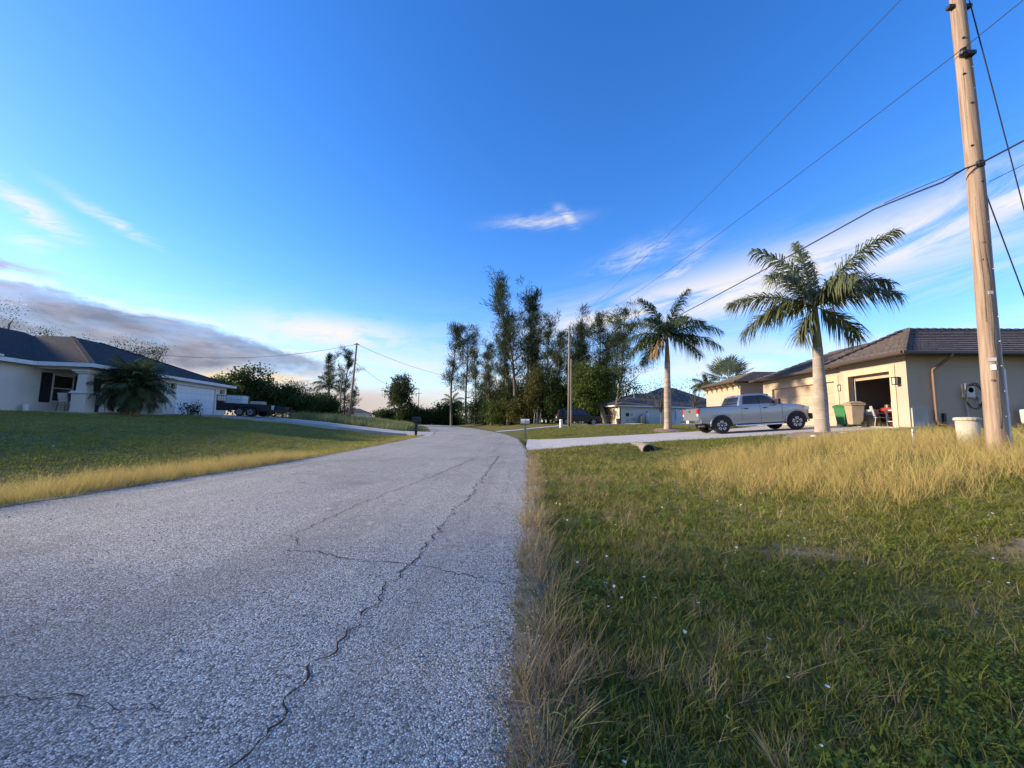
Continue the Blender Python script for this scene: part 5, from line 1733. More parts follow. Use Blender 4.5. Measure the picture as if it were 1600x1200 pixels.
def tuft(rg, centers, axis, n, ln, wd, spread, hang):
    """many narrow leaf blades around given centres; axis biases their direction"""
    k = len(centers)
    C_ = np.repeat(centers, n, 0)
    A = np.repeat(axis, n, 0)
    d = A+rg.normal(0, spread, (k*n, 3))
    d[:, 2] -= hang
    d /= np.linalg.norm(d, axis=1)[:, None]+1e-9
    L_ = ln*rg.uniform(.5, 1.2, (k*n, 1))
    s = np.cross(d, rg.normal(0, 1, (k*n, 3)))
    s /= np.linalg.norm(s, axis=1)[:, None]+1e-9
    c0 = C_+rg.normal(0, ln*.35, (k*n, 3))
    w = s*wd*rg.uniform(.6, 1.3, (k*n, 1))
    V = np.stack([c0, c0+d*L_*.5+w, c0+d*L_*.5-w, c0+d*L_], 1).reshape(-1, 3)
    o = np.arange(k*n)*4
    F = np.concatenate([np.stack([o, o+1, o+2], 1), np.stack([o+1, o+3, o+2], 1)])
    return V, F


def pine(label, loc, H, lean, seed, m='needle', sparse=1.0, spread=.20, bare=.25, group='tall pines along the road', r=None):
    """Australian pine: slim leaning trunk, steep wispy limbs, needles in drooping plumes"""
    rg = np.random.default_rng(seed)
    root = thing('pine_tree', label, 'tree', loc, 0, group)
    r = r or H*.011+.05
    top = np.array([lean[0], lean[1], H])
    def tp(t):
        return np.array([lean[0]*t**1.4+.012*H*math.sin(t*6+seed), lean[1]*t**1.4+.01*H*math.sin(t*5+seed*2), H*t])
    tr = MB()
    ts = np.linspace(0, 1, 12)
    tr.tube([tp(t)-np.array([0, 0, .2 if t == 0 else 0]) for t in ts], [r*(1-.93*t)+.015 for t in ts], 8)
    cen, axs = [], []
    nb = int(20*sparse)
    for j in range(nb):
        t = bare+(.97-bare)*((j+.5)/nb)**.85
        az = j*2.4+rg.uniform(-.9, .9)
        bl = H*spread*(1.25-t*.75)*rg.choice([.35, .75, 1.15, 1.7])
        e = R(rg.uniform(28, 68))
        p0 = tp(t)
        d = np.array([math.cos(az)*math.cos(e), math.sin(az)*math.cos(e), math.sin(e)])
        bend = rg.normal(0, .12, 3)*bl
        f_ = lambda q: p0+d*bl*q+np.array([0, 0, bl*.18*q*q])+bend*math.sin(q*3.0)
        tr.tube([f_(0), f_(.35), f_(.7), f_(1.0)], [r*(1-t)*.5+.03, r*(1-t)*.35+.022, .018, .008], 5, cap=False)
        k = int(rg.integers(4, 8))
        for q in np.linspace(.38, 1.02, k):
            # side twigs carry the plumes well off the limb, leaving sky between
            tw = rg.normal(0, 1, 3)
            tw[2] = abs(tw[2])*.8
            tw *= bl*.20*rg.uniform(.5, 1.3)/np.linalg.norm(tw)
            c = f_(q)
            tr.tube([c, c+tw*.6, c+tw], [.016, .01, .006], 3, cap=False)
            for g_ in (.5, .85, 1.15):
                cen.append(c+tw*g_+rg.normal(0, .05*bl, 3))
                axs.append(tw/np.linalg.norm(tw)*.7+np.array([0, 0, .35]))
    for t in np.linspace(.86, 1.0, 8):
        cen.append(tp(t)+rg.normal(0, .12, 3))
        axs.append(np.array([0, 0, .9]))
    cen, axs = np.array(cen), np.array(axs)
    V, F = tuft(rg, cen, axs, 13, H*.050, H*.0013+.010, .40, -.02)
    tr.build('trunk', 'bark', root, fix=False)
    npmesh('crown', V, F, m, root)
    return root


def gl(x, y):
    return (x, y, G(x, y))


pine('forked tall pine at the outer end of the group by the road', gl(-17.8, 84.5), 22.0, (.5, 0), 21, 'needle', 1.0, .17, .30)
pine('slim pine right behind the outermost road pine', gl(-14.8, 87.5), 21.5, (-.6, 0), 22, 'needle_light', .9, .16, .25)
pine('short thin pine in the gap of the group', gl(-11.5, 79.5), 15.5, (-.8, 0), 23, 'needle_light', .8, .18, .2)
pine('tallest pine of all leaning towards the road', gl(-2.4, 62), 23.0, (-3.4, 0), 24, 'needle', 1.15, .15, .30)
pine('tall pine crossing the tallest one and leaning away from it', gl(-1.6, 63.5), 21.6, (2.3, 0), 25, 'needle', 1.15, .17, .25)
pine('medium pine right of the crossing pair', gl(2.4, 60.2), 16.2, (.3, 0), 26, 'needle_light', 1.0, .18, .15)
pine('low wispy pine left of the crossing pair', gl(-7.0, 66), 14.0, (-1.0, 0), 27, 'needle_light', .9, .20, .15)
pine('broad pine behind the thin far pole', gl(6.9, 58.4), 15.6, (.2, 0), 28, 'needle', 1.0, .17, .12)
pine('dense upright pine over the round green tree', gl(9.4, 56.5), 15.9, (.5, 0), 29, 'needle', 1.1, .16, .15)
pine('pine leaning into the smaller palm crown', gl(11.3, 52.6), 15.4, (1.6, 0), 30, 'needle', 1.1, .19, .15)
for k, (x, y, h, ln__) in enumerate([(-8.2, 72, 12.5, -.4), (-5.2, 68, 16.5, .5), (-.4, 66, 15.5, .4), (1.0, 62.5, 13.0, -.5), (4.0, 58, 13.6, .3), (8.2, 61, 14.2, -.4), (10.6, 57.5, 12.2, .6), (12.4, 60, 13.8, .8), (-3.6, 60.5, 11.5, -.9), (6.0, 56.6, 11.2, .5)]):
    pine(['slim pine filling the left gap of the group', 'feathery pine just left of the tallest', 'upright pine behind the crossing pair', 'small pine at the foot of the crossing pair', 'pine rising left of the thin far pole', 'pine rising behind the broad one', 'low pine above the round green tree', 'pine behind the one leaning to the palm', 'wispy low pine leaning to the road', 'low pine right of the thin far pole'][k], gl(x, y), h, (ln__, 0), 160+k, 'needle' if k % 3 else 'needle_light', 1.1, .19, .08)
pine('younger pine low between the broad and dense pines', gl(4.6, 62), 11.0, (-.3, 0), 31, 'needle', 1.0, .22, .1)
pine('pair of pines across the road, the fuller one', gl(-39.3, 73), 12.2, (-.6, 0), 32, 'needle', 1.1, .20, .15, 'pines across the road')
pine('pair of pines across the road, the slimmer taller one', gl(-36.9, 74.2), 13.2, (.5, 0), 33, 'needle', 1.1, .15, .15, 'pines across the road')
pine('low dark pine right of the leaning pole', gl(-34.2, 72), 5.5, (.2, 0), 34, 'needle', 1.0, .3, .1, 'pines across the road')


def leafy(name, label, loc, H, crown, seed, m='leaf_dark', nclump=60, per=34, leaf=.16, trunk_h=.35, rtr=None, mtr='bark', lean=(0, 0), group=None, cat='tree', hollow=.35, limbs=9, leaf_dense=False):
    """broadleaf tree or bush: trunk, limbs reaching into the crown, leaves in separate clumps. crown=(rx, ry, rz)"""
    rg = np.random.default_rng(seed)
    root = thing(name, label, cat, loc, 0, group)
    rx, ry, rz = crown
    cc = np.array([lean[0], lean[1], H-rz])
    rtr = rtr or .02*H+.03
    tr = MB()
    th = H*trunk_h
    tr.tube([(0, 0, -.15), (lean[0]*.3, lean[1]*.3, th*.6), (lean[0]*.6, lean[1]*.6, th)], [rtr*1.25, rtr, rtr*.75], 9)
    cl = []
    while len(cl) < nclump:
        p = rg.uniform(-1, 1, 3)
        q = np.linalg.norm(p)
        if hollow < q < 1.0:
            lump = 1+.22*math.sin(p[0]*5+seed)+.18*math.sin(p[1]*6+seed*2)+.15*math.sin(p[2]*7+seed*3)
            cl.append(cc+p*np.array([rx, ry, rz])*lump)
    cl = np.array(cl)
    cl[:, 2] = np.maximum(cl[:, 2], .12*H*rg.uniform(.6, 1.4, len(cl)) if trunk_h < .15 else th*.5)
    st = np.array([lean[0]*.6, lean[1]*.6, th])
    for j in range(limbs):
        e = cl[int(rg.integers(len(cl)))]
        mid = (st+e)/2+rg.normal(0, .06*H, 3)
        tr.tube([st-np.array([0, 0, th*rg.uniform(0, .3)]), mid, e], [rtr*.5, rtr*.3, .012], 6, cap=False)
    tr.build('trunk', mtr, root, fix=False)
    size = (rx*ry*rz)**(1/3)*2.3/ (nclump**(1/3))
    per = int(per*(1.9 if leaf_dense else 1))
    C_ = np.repeat(cl, per, 0)+rg.normal(0, size*.38, (nclump*per, 3))*np.array([1, 1, .8])
    n = len(C_)
    d = rg.normal(0, 1, (n, 3))
    d[:, 2] -= .3
    d /= np.linalg.norm(d, axis=1)[:, None]
    s = np.cross(d, rg.normal(0, 1, (n, 3)))
    s /= np.linalg.norm(s, axis=1)[:, None]+1e-9
    l = leaf*rg.uniform(.6, 1.35, (n, 1))
    w = s*l*.30
    nrm = np.cross(d, s)*l*.08
    V = np.stack([C_, C_+d*l*.5+w+nrm, C_+d*l, C_+d*l*.5-w+nrm], 1).reshape(-1, 3)
    o = np.arange(n)*4
    F = np.concatenate([np.stack([o, o+1, o+2], 1), np.stack([o, o+2, o+3], 1)])
    npmesh('crown', V, F, m, root)
    return root


# --- across the road
leafy('tree', 'large dense green bush tree behind the trailer', gl(-31.2, 41.0), 4.5, (3.2, 2.8, 2.1), 51, 'leaf_dark', 130, 70, .27, .2, leaf_dense=True)
leafy('bush', 'brighter leafy bush at the garage corner behind the trailer', gl(-31.0, 36.6), 3.6, (1.5, 1.5, 1.6), 52, 'leaf_mid', 70, 60, .2, .15, cat='bush', leaf_dense=True)
leafy('bush', 'low dark bush between trailer and tall grass', gl(-27.6, 41.6), 3.3, (3.2, 2.2, 1.5), 53, 'leaf_dark', 100, 60, .22, .1, cat='bush', leaf_dense=True)
leafy('bush', 'dark spreading bush at the start of the grass mound', gl(-27.2, 47.5), 2.9, (3.2, 2.4, 1.3), 54, 'leaf_dark', 90, 60, .22, .1, cat='bush', leaf_dense=True)
leafy('tree', 'umbrella shaped airy tree between bush and pines', gl(-36.8, 58.5), 5.6, (2.7, 2.4, 1.2), 55, 'leaf_grey', 46, 34, .18, .45, hollow=.5)
leafy('bush', 'dark bush under the pair of pines', gl(-34.6, 60.5), 3.4, (3.0, 2.0, 1.5), 56, 'leaf_dark', 70, 60, .24, .12, cat='bush', leaf_dense=True)
leafy('tree', 'lone windswept tree above the black mailbox', gl(-29.9, 88.5), 10.8, (3.0, 2.8, 3.0), 57, 'needle', 90, 90, .36, .45, lean=(-.6, 0), hollow=.3)
leafy('bush', 'round undergrowth at the foot of the lone windswept tree', gl(-29.0, 90), 5.0, (3.6, 3, 2.3), 58, 'leaf_dark', 70, 60, .36, .1, cat='bush', leaf_dense=True)
for k, (x, y, h, w_) in enumerate([(-36.0, 96, 3.0, 4.0), (-23.8, 92, 4.4, 3.6), (-19.6, 91, 5.2, 3.2), (-47.5, 84, 4.2, 4.5), (-52, 96, 3.0, 5.0), (-31.5, 112, 3.5, 7.0)]):
    leafy('bush', ['low dark scrub left of the lone windswept tree', 'scrub clump right of the lone windswept tree', 'taller scrub at the end of the road', 'dark scrub behind the leaning pole', 'low far scrub before the pale far house', 'farthest scrub closing the road view'][k], gl(x, y), h, (w_, w_*.7, h*.55), 60+k, 'leaf_dark', 80, 60, .36, .1, cat='bush', group='far roadside scrub', leaf_dense=True)
# trees that show over the roof of the ranch house
for k, (x, y, h, w_, m) in enumerate([(-68.5, 46.0, 13.0, 2.6, 'leaf_grey'), (-63.5, 46.5, 11.2, 1.8, 'leaf_grey'), (-58.5, 47, 10.6, 1.2, 'leaf_dark'), (-52.8, 45.8, 9.1, 1.3, 'leaf_grey'), (-50.2, 45.4, 9.5, 1.4, 'leaf_dark'), (-47.6, 45.6, 8.7, 1.1, 'leaf_dark')]):
    leafy('tree', ['sparse tree over the roof at the picture edge', 'thin bare crown next along the roof', 'small tuft of a tree over the roof hip', 'pale crown rising left of the date palm', 'taller crown rising over the date palm', 'small crown rising right of the date palm'][k], gl(x, y), h, (w_, w_, h*.22), 70+k, 'leaf_dark', 26, 44, .17, .55, hollow=.2, group='trees behind the ranch house')
q_ = lw(.6, -1.3)
leafy('shrub', 'low flowering shrub at the corner of the white garage', (q_.x, q_.y, G(q_.x, q_.y)), .95, (.62, .5, .42), 80, 'leaf_dark', 26, 22, .11, .1, cat='shrub', limbs=14, rtr=.02)
# --- tall group, lower storey on this side of the road
for k, (x, y, h, w_, m) in enumerate([(-9.2, 74, 5.5, 2.6, 'leaf_dark'), (-7.0, 70, 4.2, 2.4, 'leaf_dark'), (-4.8, 66, 7.2, 2.2, 'leaf_olive'), (-4.4, 62, 4.0, 2.3, 'leaf_mid'), (-1.9, 59, 4.2, 2.0, 'leaf_olive'), (-2.6, 65, 9.0, 2.2, 'leaf_dark'), (.6, 58, 8.6, 1.9, 'leaf_olive'), (3.6, 57, 7.0, 1.8, 'leaf_dark'), (5.6, 60, 6.0, 2.2, 'leaf_dark'), (2.0, 64, 7.5, 2.4, 'leaf_dark'), (-12.5, 82, 4.5, 3.0, 'leaf_dark'), (7.8, 54, 4.0, 2.0, 'leaf_dark')]):
    leafy('bush', ['dark thicket at the left foot of the pines', 'low dark thicket nearer the road', 'olive bush tree under the leaning pine', 'bright low thicket at the road bend', 'yellowish reed like thicket before the pines', 'dark mass between the crossing pines', 'tall olive bush with pale stems under the pines', 'dark bush behind the thin far pole', 'deep shaded bush behind the black vehicle', 'dark filler crown behind the olive bush', 'scrub at the bend beyond the short pine', 'dark bush between vehicle and round tree'][k], gl(x, y), h, (w_, w_, h*.48), 90+k, m, 80, 46, .24, .1, cat='bush', group='thicket below the tall pines', hollow=.2, leaf_dense=True)
for k, (x, y, h, w_) in enumerate([(-9, 96, 8, 6), (0, 92, 9, 6), (9, 88, 8.5, 6), (18, 84, 8, 6), (-3, 78, 6, 4), (5, 74, 6.5, 4)]):
    leafy('bush', ['dark backing scrub seen at the left gap of the pines', 'dark backing scrub behind the crossing pines', 'dark backing scrub behind the thin pole', 'dark backing scrub behind the bungalow roof', 'shaded understorey behind the leaning pine', 'shaded understorey behind the black vehicle'][k], gl(x, y), h, (w_, w_*.7, h*.5), 140+k, 'leaf_dark', 90, 60, .42, .1, cat='bush', group='thicket below the tall pines', hollow=.2, leaf_dense=True)
st = thing('bare_stems', 'cluster of pale slanting bare stems at the thicket edge', 'tree', gl(.8, 55.6))
for k in range(6):
    a = random.uniform(-.5, .5)
    MB().tube([(k*.2-.5, 0, -.1), (k*.2-.5+a*.3, .1, 1.0), (k*.2-.5+a, .3, 2.1)], [.05, .04, .02], 7).build('stem', 'bark_pale', st)
leafy('tree', 'round deep green tree with leaning trunk beside the far bungalow', gl(9.1, 48.2), 7.0, (2.6, 2.4, 2.5), 110, 'leaf_mid', 130, 70, .24, .42, leaf_dense=True, rtr=.26, lean=(-1.6, 0))
leafy('tree', 'sparse leafless looking tree behind the first palm trunk', gl(14.6, 44.5), 5.2, (2.3, 2.0, 1.5), 111, 'leaf_grey', 50, 16, .14, .35, hollow=.3, limbs=26, rtr=.07)
leafy('tree', 'faint twiggy crown right of the first palm trunk', gl(18.0, 44.0), 5.6, (1.6, 1.5, 1.5), 112, 'leaf_grey', 30, 14, .13, .4, limbs=18, rtr=.06)
leafy('tree', 'overhanging leafy branch tip at the right picture edge', (13.3, 9.7, G(13.3, 9.7)), 2.9, (.7, .7, .6), 113, 'leaf_olive', 26, 30, .11, .6, rtr=.05)
# unseen trees added left of frame to keep low sun off near road
for k, (x, y, h, w_) in enumerate([(-19.0, -4.5, 9.5, 4.2), (-18.0, 0.4, 9.0, 3.4)]):
    leafy('shade_tree', ['broad shade oak left of the road, the one farther from the ranch house', 'broad shade oak left of the road, the one nearer the ranch house'][k], gl(x, y), h, (w_, w_, h*.40), 120+k, 'leaf_dark', 80, 34, .40, .25, group='shade trees beside the road')

# mulch rings and rocks at the palm feet
for x, y, r_, lb in ((9.35, 13.0, 1.05, 'brown mulch ring around the large royal palm'), (8.95, 26.0, 1.0, 'brown mulch ring around the smaller royal palm')):
    v = []
    n = 26
    for k in range(n):
        a = 2*math.pi*k/n
        rr = r_*(1+.12*math.sin(k*2.3))
        v.append((x+rr*math.cos(a), y+rr*math.sin(a), G(x+rr*math.cos(a), y+rr*math.sin(a))+.01))
    v2 = [(x+(p[0]-x)*.6, y+(p[1]-y)*.6, G(x+(p[0]-x)*.6, y+(p[1]-y)*.6)+.09) for p in v]
    o = MB().add(v+v2+[(x, y, G(x, y)+.12)], [(k, (k+1) % n, (k+1) % n+n, k+n) for k in range(n)]+[(k+n, (k+1) % n+n, 2*n) for k in range(n)]).build('mulch_bed', 'mulch', smooth=True)
    tag(o, lb, 'mulch bed')


def rock(label, x, y, s, m='rock_white', dz=0):
    bm = bmesh.new()
    bmesh.ops.create_icosphere(bm, subdivisions=2, radius=s)
    for v in bm.verts:
        f = 1+.18*math.sin(v.co.x*9/s*.3+x)+.15*math.sin(v.co.y*11/s*.3+y)
        v.co = Vector((v.co.x*1.3*f, v.co.y*f, v.co.z*.62*f))
    me = bpy.data.meshes.new('rock')
    bm.to_mesh(me)
    bm.free()
    me.materials.append(MATS[m])
    o = bpy.data.objects.new('rock', me)
    COL.objects.link(o)
    o.location = (x, y, G(x, y)+s*.3+dz)
    tag(o, label, 'rock')


rock('white rock at the foot of the large royal palm', 9.72, 12.55, .12)
rock('small pale rock left of the large royal palm', 8.75, 12.5, .08)
rock('dark stone lying on the road edge near the verge', -.23, 2.29, .016, 'crack', 0)


# ------------------------------------------------------------------ grass and weeds
SRC = bpy.data.collections.new('grass_sources')


def clump_mesh(name, n, hmin, hmax, w, rad, lean, m, seed, segs=3, curl=.5, head=False):
    rg = np.random.default_rng(seed)
    V, F = [], []
    for k in range(n):
        a = rg.uniform(0, 6.283)
        r_ = rad*math.sqrt(rg.uniform(0, 1))
        p = np.array([r_*math.cos(a), r_*math.sin(a), -.01])
        b = a+rg.normal(0, .9)
        ln = lean*rg.uniform(.2, 1.3)
        h = rg.uniform(hmin, hmax)
        out = np.array([math.cos(b), math.sin(b), 0])
        fw = rg.uniform(0, 6.283)
        sd = np.array([math.cos(fw), math.sin(fw), 0])
        o = len(V)
        for i in range(segs):
            t = i/segs
            c = p+out*h*ln*(t+curl*t*t)+np.array([0, 0, h*(t-.25*ln*t*t)])
            ww = w*(1-.65*t)*.5
            V += [c-sd*ww, c+sd*ww]
        t = 1.0
        V.append(p+out*h*ln*(1+curl)+np.array([0, 0, h*(1-.25*ln)]))
        for i in range(segs-1):
            q = o+2*i
            F += [(q, q+1, q+3), (q, q+3, q+2)]
        q = o+2*(segs-1)
        F.append((q, q+1, q+2))
        if head:          # seed head: a few short spikelets along the top third
            for j in range(5):
                t = .7+.3*j/4
                c = p+out*h*ln*(t+curl*t*t)+np.array([0, 0, h*(t-.25*ln*t*t)])
                d = rg.normal(0, 1, 3)
                d[2] = abs(d[2])
                d /= np.linalg.norm(d)
                o2 = len(V)
                V += [c, c+d*h*.05+sd*w*.5, c+d*h*.09]
                F.append((o2, o2+1, o2+2))
    return src(name, np.array(V), np.array(F), m)


def src(name, V, F, m):
    o = npmesh(name, V, F, m)
    COL.objects.unlink(o)
    return o


def weed_mesh(name, n, m, seed, leaf=.014, h=.055, rad=.06):
    """low broadleaf weed: oval leaves on short stalks"""
    rg = np.random.default_rng(seed)
    V, F = [], []
    for k in range(n):
        a = rg.uniform(0, 6.283)
        r_ = rad*math.sqrt(rg.uniform(0, 1))
        c = np.array([r_*math.cos(a), r_*math.sin(a), rg.uniform(.2, 1)*h])
        d = np.array([math.cos(a+rg.normal(0, .7)), math.sin(a+rg.normal(0, .7)), rg.uniform(-.2, .6)])
        d /= np.linalg.norm(d)
        s_ = np.cross(d, [0, 0, 1])
        s_ /= np.linalg.norm(s_)
        l = leaf*rg.uniform(.7, 1.6)
        o = len(V)
        V += [c, c+d*l*.45+s_*l*.34, c+d*l, c+d*l*.45-s_*l*.34]
        F += [(o, o+1, o+2), (o, o+2, o+3)]
        o = len(V)
        V += [np.array([0, 0, 0]), np.array([.002, 0, 0]), c]
        F.append((o, o+1, o+2))
    return src(name, np.array(V), np.array(F), m)


def flower_mesh(name, seed):
    rg = np.random.default_rng(seed)
    V, F = [], []
    h = rg.uniform(.09, .15)
    V += [np.array([0, 0, 0]), np.array([.003, 0, 0]), np.array([0, 0, h])]
    F.append((0, 1, 2))
    for k in range(6):
        a = k*1.047
        o = len(V)
        c = np.array([0, 0, h])
        d = np.array([math.cos(a), math.sin(a), .25])
        s_ = np.array([-math.sin(a), math.cos(a), 0])
        V += [c, c+d*.008+s_*.005, c+d*.015, c+d*.008-s_*.005]
        F += [(o, o+1, o+2), (o, o+2, o+3)]
    return src(name, np.array(V), np.array(F), 'petal')


def in_view(x, y, z, margin=.14):
    P = np.stack([x, y, z-CAM_H], -1)
    zz = P @ np.array(cf)
    u = 603*(P @ np.array(cr))/np.maximum(zz, .05)/800
    v = 603*(P @ np.array(cu))/np.maximum(zz, .05)/600
    return (zz > .25) & (np.abs(u) < 1+margin) & (np.abs(v) < 1+margin)


def blocked(x, y):
    """true on roads, driveways and under houses"""
    b = (x < xr(y)-.05) & (x > xl(y)+.05)
    b |= (x > -.3) & (x < 17) & (y > 15.9+1.4*np.clip(x/3, 0, 1)**.6) & (y < 25.3-.9*np.clip(x/3, 0, 1)**.6+np.maximum(0, x-11)*.6)
    b |= (x > 15.9) & (y > 17.3) & (y < 40)
    ux = (x-LH.x)*la.x+(y-LH.y)*la.y
    vx = (x-LH.x)*ln_.x+(y-LH.y)*ln_.y
    fl = np.maximum(0, vx-15.5)**1.5*.4
    b |= (ux > .75-fl) & (ux < 6.35+fl) & (vx > -1) & (vx < 17.9)
    b |= (ux > -6.1) & (ux < 7.5) & (vx < .3) & (vx > -15)
    b |= (ux > -21) & (vx < -2.4) & (vx > -16) & (ux < 8)
    b |= (x > -4) & (x < 11.6) & (y > 40.7) & (y < 46)
    b |= ((x-9.35)**2+(y-13)**2 < 1.0)
    return b


def scatter(name, label, sources, x, y, sc, scz=None, tilt=.12, dz=0.0):
    """one stuff object: a cloud of points with a plant instanced on each"""
    n = len(x)
    z = gz(x, y)+dz
    me = bpy.data.meshes.new(name)
    me.vertices.add(n)
    me.vertices.foreach_set('co', np.stack([x, y, z], 1).astype(np.float32).ravel())
    r_ = np.random.default_rng(n)
    rot = np.stack([r_.normal(0, tilt, n), r_.normal(0, tilt, n), r_.uniform(0, 6.283, n)], 1)
    s3 = np.stack([sc, sc, sc if scz is None else scz], 1)
    for nm, typ, arr in (('rot', 'FLOAT_VECTOR', rot), ('sc', 'FLOAT_VECTOR', s3)):
        me.attributes.new(nm, typ, 'POINT').data.foreach_set('vector', arr.astype(np.float32).ravel())
    me.attributes.new('idx', 'INT', 'POINT').data.foreach_set('value', r_.integers(0, len(sources), n).astype(np.int32))
    o = bpy.data.objects.new(name, me)
    COL.objects.link(o)
    tag(o, label, 'grass' if 'grass' in name else 'plants', kind='stuff')
    c = bpy.data.collections.new(name+'_source')
    for q in sources:
        c.objects.link(q)
    ng = bpy.data.node_groups.new(name, 'GeometryNodeTree')
    ng.interface.new_socket('Geometry', in_out='INPUT', socket_type='NodeSocketGeometry')
    ng.interface.new_socket('Geometry', in_out='OUTPUT', socket_type='NodeSocketGeometry')
    gi, go = ng.nodes.new('NodeGroupInput'), ng.nodes.new('NodeGroupOutput')
    ip = ng.nodes.new('GeometryNodeInstanceOnPoints')
    ci = ng.nodes.new('GeometryNodeCollectionInfo')
    ci.inputs['Collection'].default_value = c
    ci.inputs['Separate Children'].default_value = True
    ci.inputs['Reset Children'].default_value = True
    ip.inputs['Pick Instance'].default_value = True
    ng.links.new(gi.outputs[0], ip.inputs['Points'])
    ng.links.new(ci.outputs[0], ip.inputs['Instance'])
    for nm, typ, sock in (('rot', 'FLOAT_VECTOR', 'Rotation'), ('sc', 'FLOAT_VECTOR', 'Scale'), ('idx', 'INT', 'Instance Index')):
        na = ng.nodes.new('GeometryNodeInputNamedAttribute')
        na.data_type = typ
        na.inputs['Name'].default_value = nm
        ng.links.new(na.outputs['Attribute'], ip.inputs[sock])
    ng.links.new(ip.outputs[0], go.inputs[0])
    md = o.modifiers.new('scatter', 'NODES')
    md.node_group = ng
    return o


def field(x0, x1, y0, y1, dens_fn, seed, keep=None):
    """random points with the density (per square metre) given by dens_fn(x, y), only where the camera can see"""
    rg = np.random.default_rng(seed)
    dmax = dens_fn.max
    n = int((x1-x0)*(y1-y0)*dmax)
    X, Y = [], []
    while n > 0:
        k = min(n, 400000)
        n -= k
        x = rg.uniform(x0, x1, k)
        y = rg.uniform(y0, y1, k)
        m = rg.uniform(0, dmax, k) < dens_fn(x, y)
        x, y = x[m], y[m]
        m = ~blocked(x, y) & in_view(x, y, gz(x, y)+.05)
        X.append(x[m])
        Y.append(y[m])
    return np.concatenate(X), np.concatenate(Y)


class D:
    def __init__(s, f, mx):
        s.f, s.max = f, mx
    def __call__(s, x, y):
        return np.minimum(s.f(x, y), s.max)


def pat(x, y, f=1.0, ph=0.0):
    """smooth patchiness 0..1"""
    v = np.sin(x*1.3*f+ph)+np.sin(y*1.7*f-x*.6*f+ph*2)+np.sin(x*2.9*f+y*2.3*f+ph*3)*.6+np.sin(y*4.1*f-ph)*.35
    return np.clip(.5+v/4.6, 0, 1)


def bare(x, y):
    return np.maximum(np.exp(-(((x-2.75)/.55)**2+((y-4.15)/.30)**2)*1.2), np.exp(-(((x-4.6)/.45)**2+((y-4.0)/.26)**2)*1.2)*.8)


dist = lambda x, y: np.hypot(x, y)
green_near = [clump_mesh('green_clump', 13, .03, .075, .0065, .05, .75, 'grass_green', 200+k, 3) for k in range(4)]
green_far = [clump_mesh('green_tuft', 12, .035, .075, .012, .11, .7, 'grass_green', 210+k, 2) for k in range(3)]
lush = [clump_mesh('lush_tuft', 12, .03, .06, .016, .14, .7, 'grass_lush', 215+k, 2) for k in range(3)]
dry = [clump_mesh('dry_clump', 16, .10, .26, .0042, .05, .55, 'grass_dry', 220+k, 4) for k in range(4)]
gold = [clump_mesh('gold_clump', 11, .26, .52, .0048, .09, .38, 'grass_gold', 230+k, 3, head=True) for k in range(4)]
pale = [clump_mesh('pale_clump', 22, .45, .95, .022, .32, .35, 'grass_pale', 240+k, 3) for k in range(3)]
weeds = [weed_mesh('weed', 24, 'weed_leaf', 250+k) for k in range(3)]
flowers = [flower_mesh('flower', 260+k) for k in range(2)]
rg = np.random.default_rng(99)

x, y = field(-.05, 12, .8, 9, D(lambda x, y: np.clip(2000/np.maximum(dist(x, y), 1.2), 170, 900)*(1-.72*bare(x, y))*(.55+.6*pat(x, y, 1.4)), 900), 1)
scatter('verge_grass', 'short green grass of the near right verge', green_near, x, y, rg.uniform(.6, 1.35, len(x)), tilt=.25)
x, y = field(-.8, 22, 9, 42, D(lambda x, y: np.clip(1500/np.maximum(dist(x, y), 1), 20, 150)*(.5+.7*pat(x, y, .9)), 150), 2)
scatter('lawn_grass', 'clipped grass around the driveway and the palms', green_far, x, y, rg.uniform(.7, 1.4, len(x)), tilt=.2)
x, y = field(-36, -6.3, 3, 42, D(lambda x, y: np.clip(1600/np.maximum(dist(x, y), 1), 20, 120)*(.5+.7*pat(x, y, .8, 2)), 120), 3)
scatter('lawn_grass', 'green lawn sloping up to the white ranch house', lush, x, y, rg.uniform(.7, 1.4, len(x)), tilt=.2)
# dry straw: a dense fringe on the road edge, loose tussocks farther in
x, y = field(-.15, .9, .7, 16, D(lambda x, y: 300*np.exp(-(np.maximum(0, x-xr(y)-.05)/.17)**2)*np.clip(4/np.maximum(y, 1.0), .3, 1)*np.clip(pat(x*2.2, y, 2.6)*2.2-.55, .06, 1.2), 330), 4)
h = np.clip(1.1-.9*np.abs(x-xr(y)-.1), .35, 1.1)*rg.uniform(.4, 1.2, len(x))
scatter('dry_grass', 'straw coloured grass fringe along the right road edge', dry, x, y, h, tilt=.22)
x, y = field(0, 6, .8, 9, D(lambda x, y: 55*(pat(x, y, 2.3, 4) > .56)*(.25+np.exp(-((x-.6)/.8)**2)*1.6)+9, 120), 5)
scatter('dry_grass', 'loose straw tussocks scattered in the near verge', dry, x, y, rg.uniform(.3, .85, len(x)), tilt=.45)
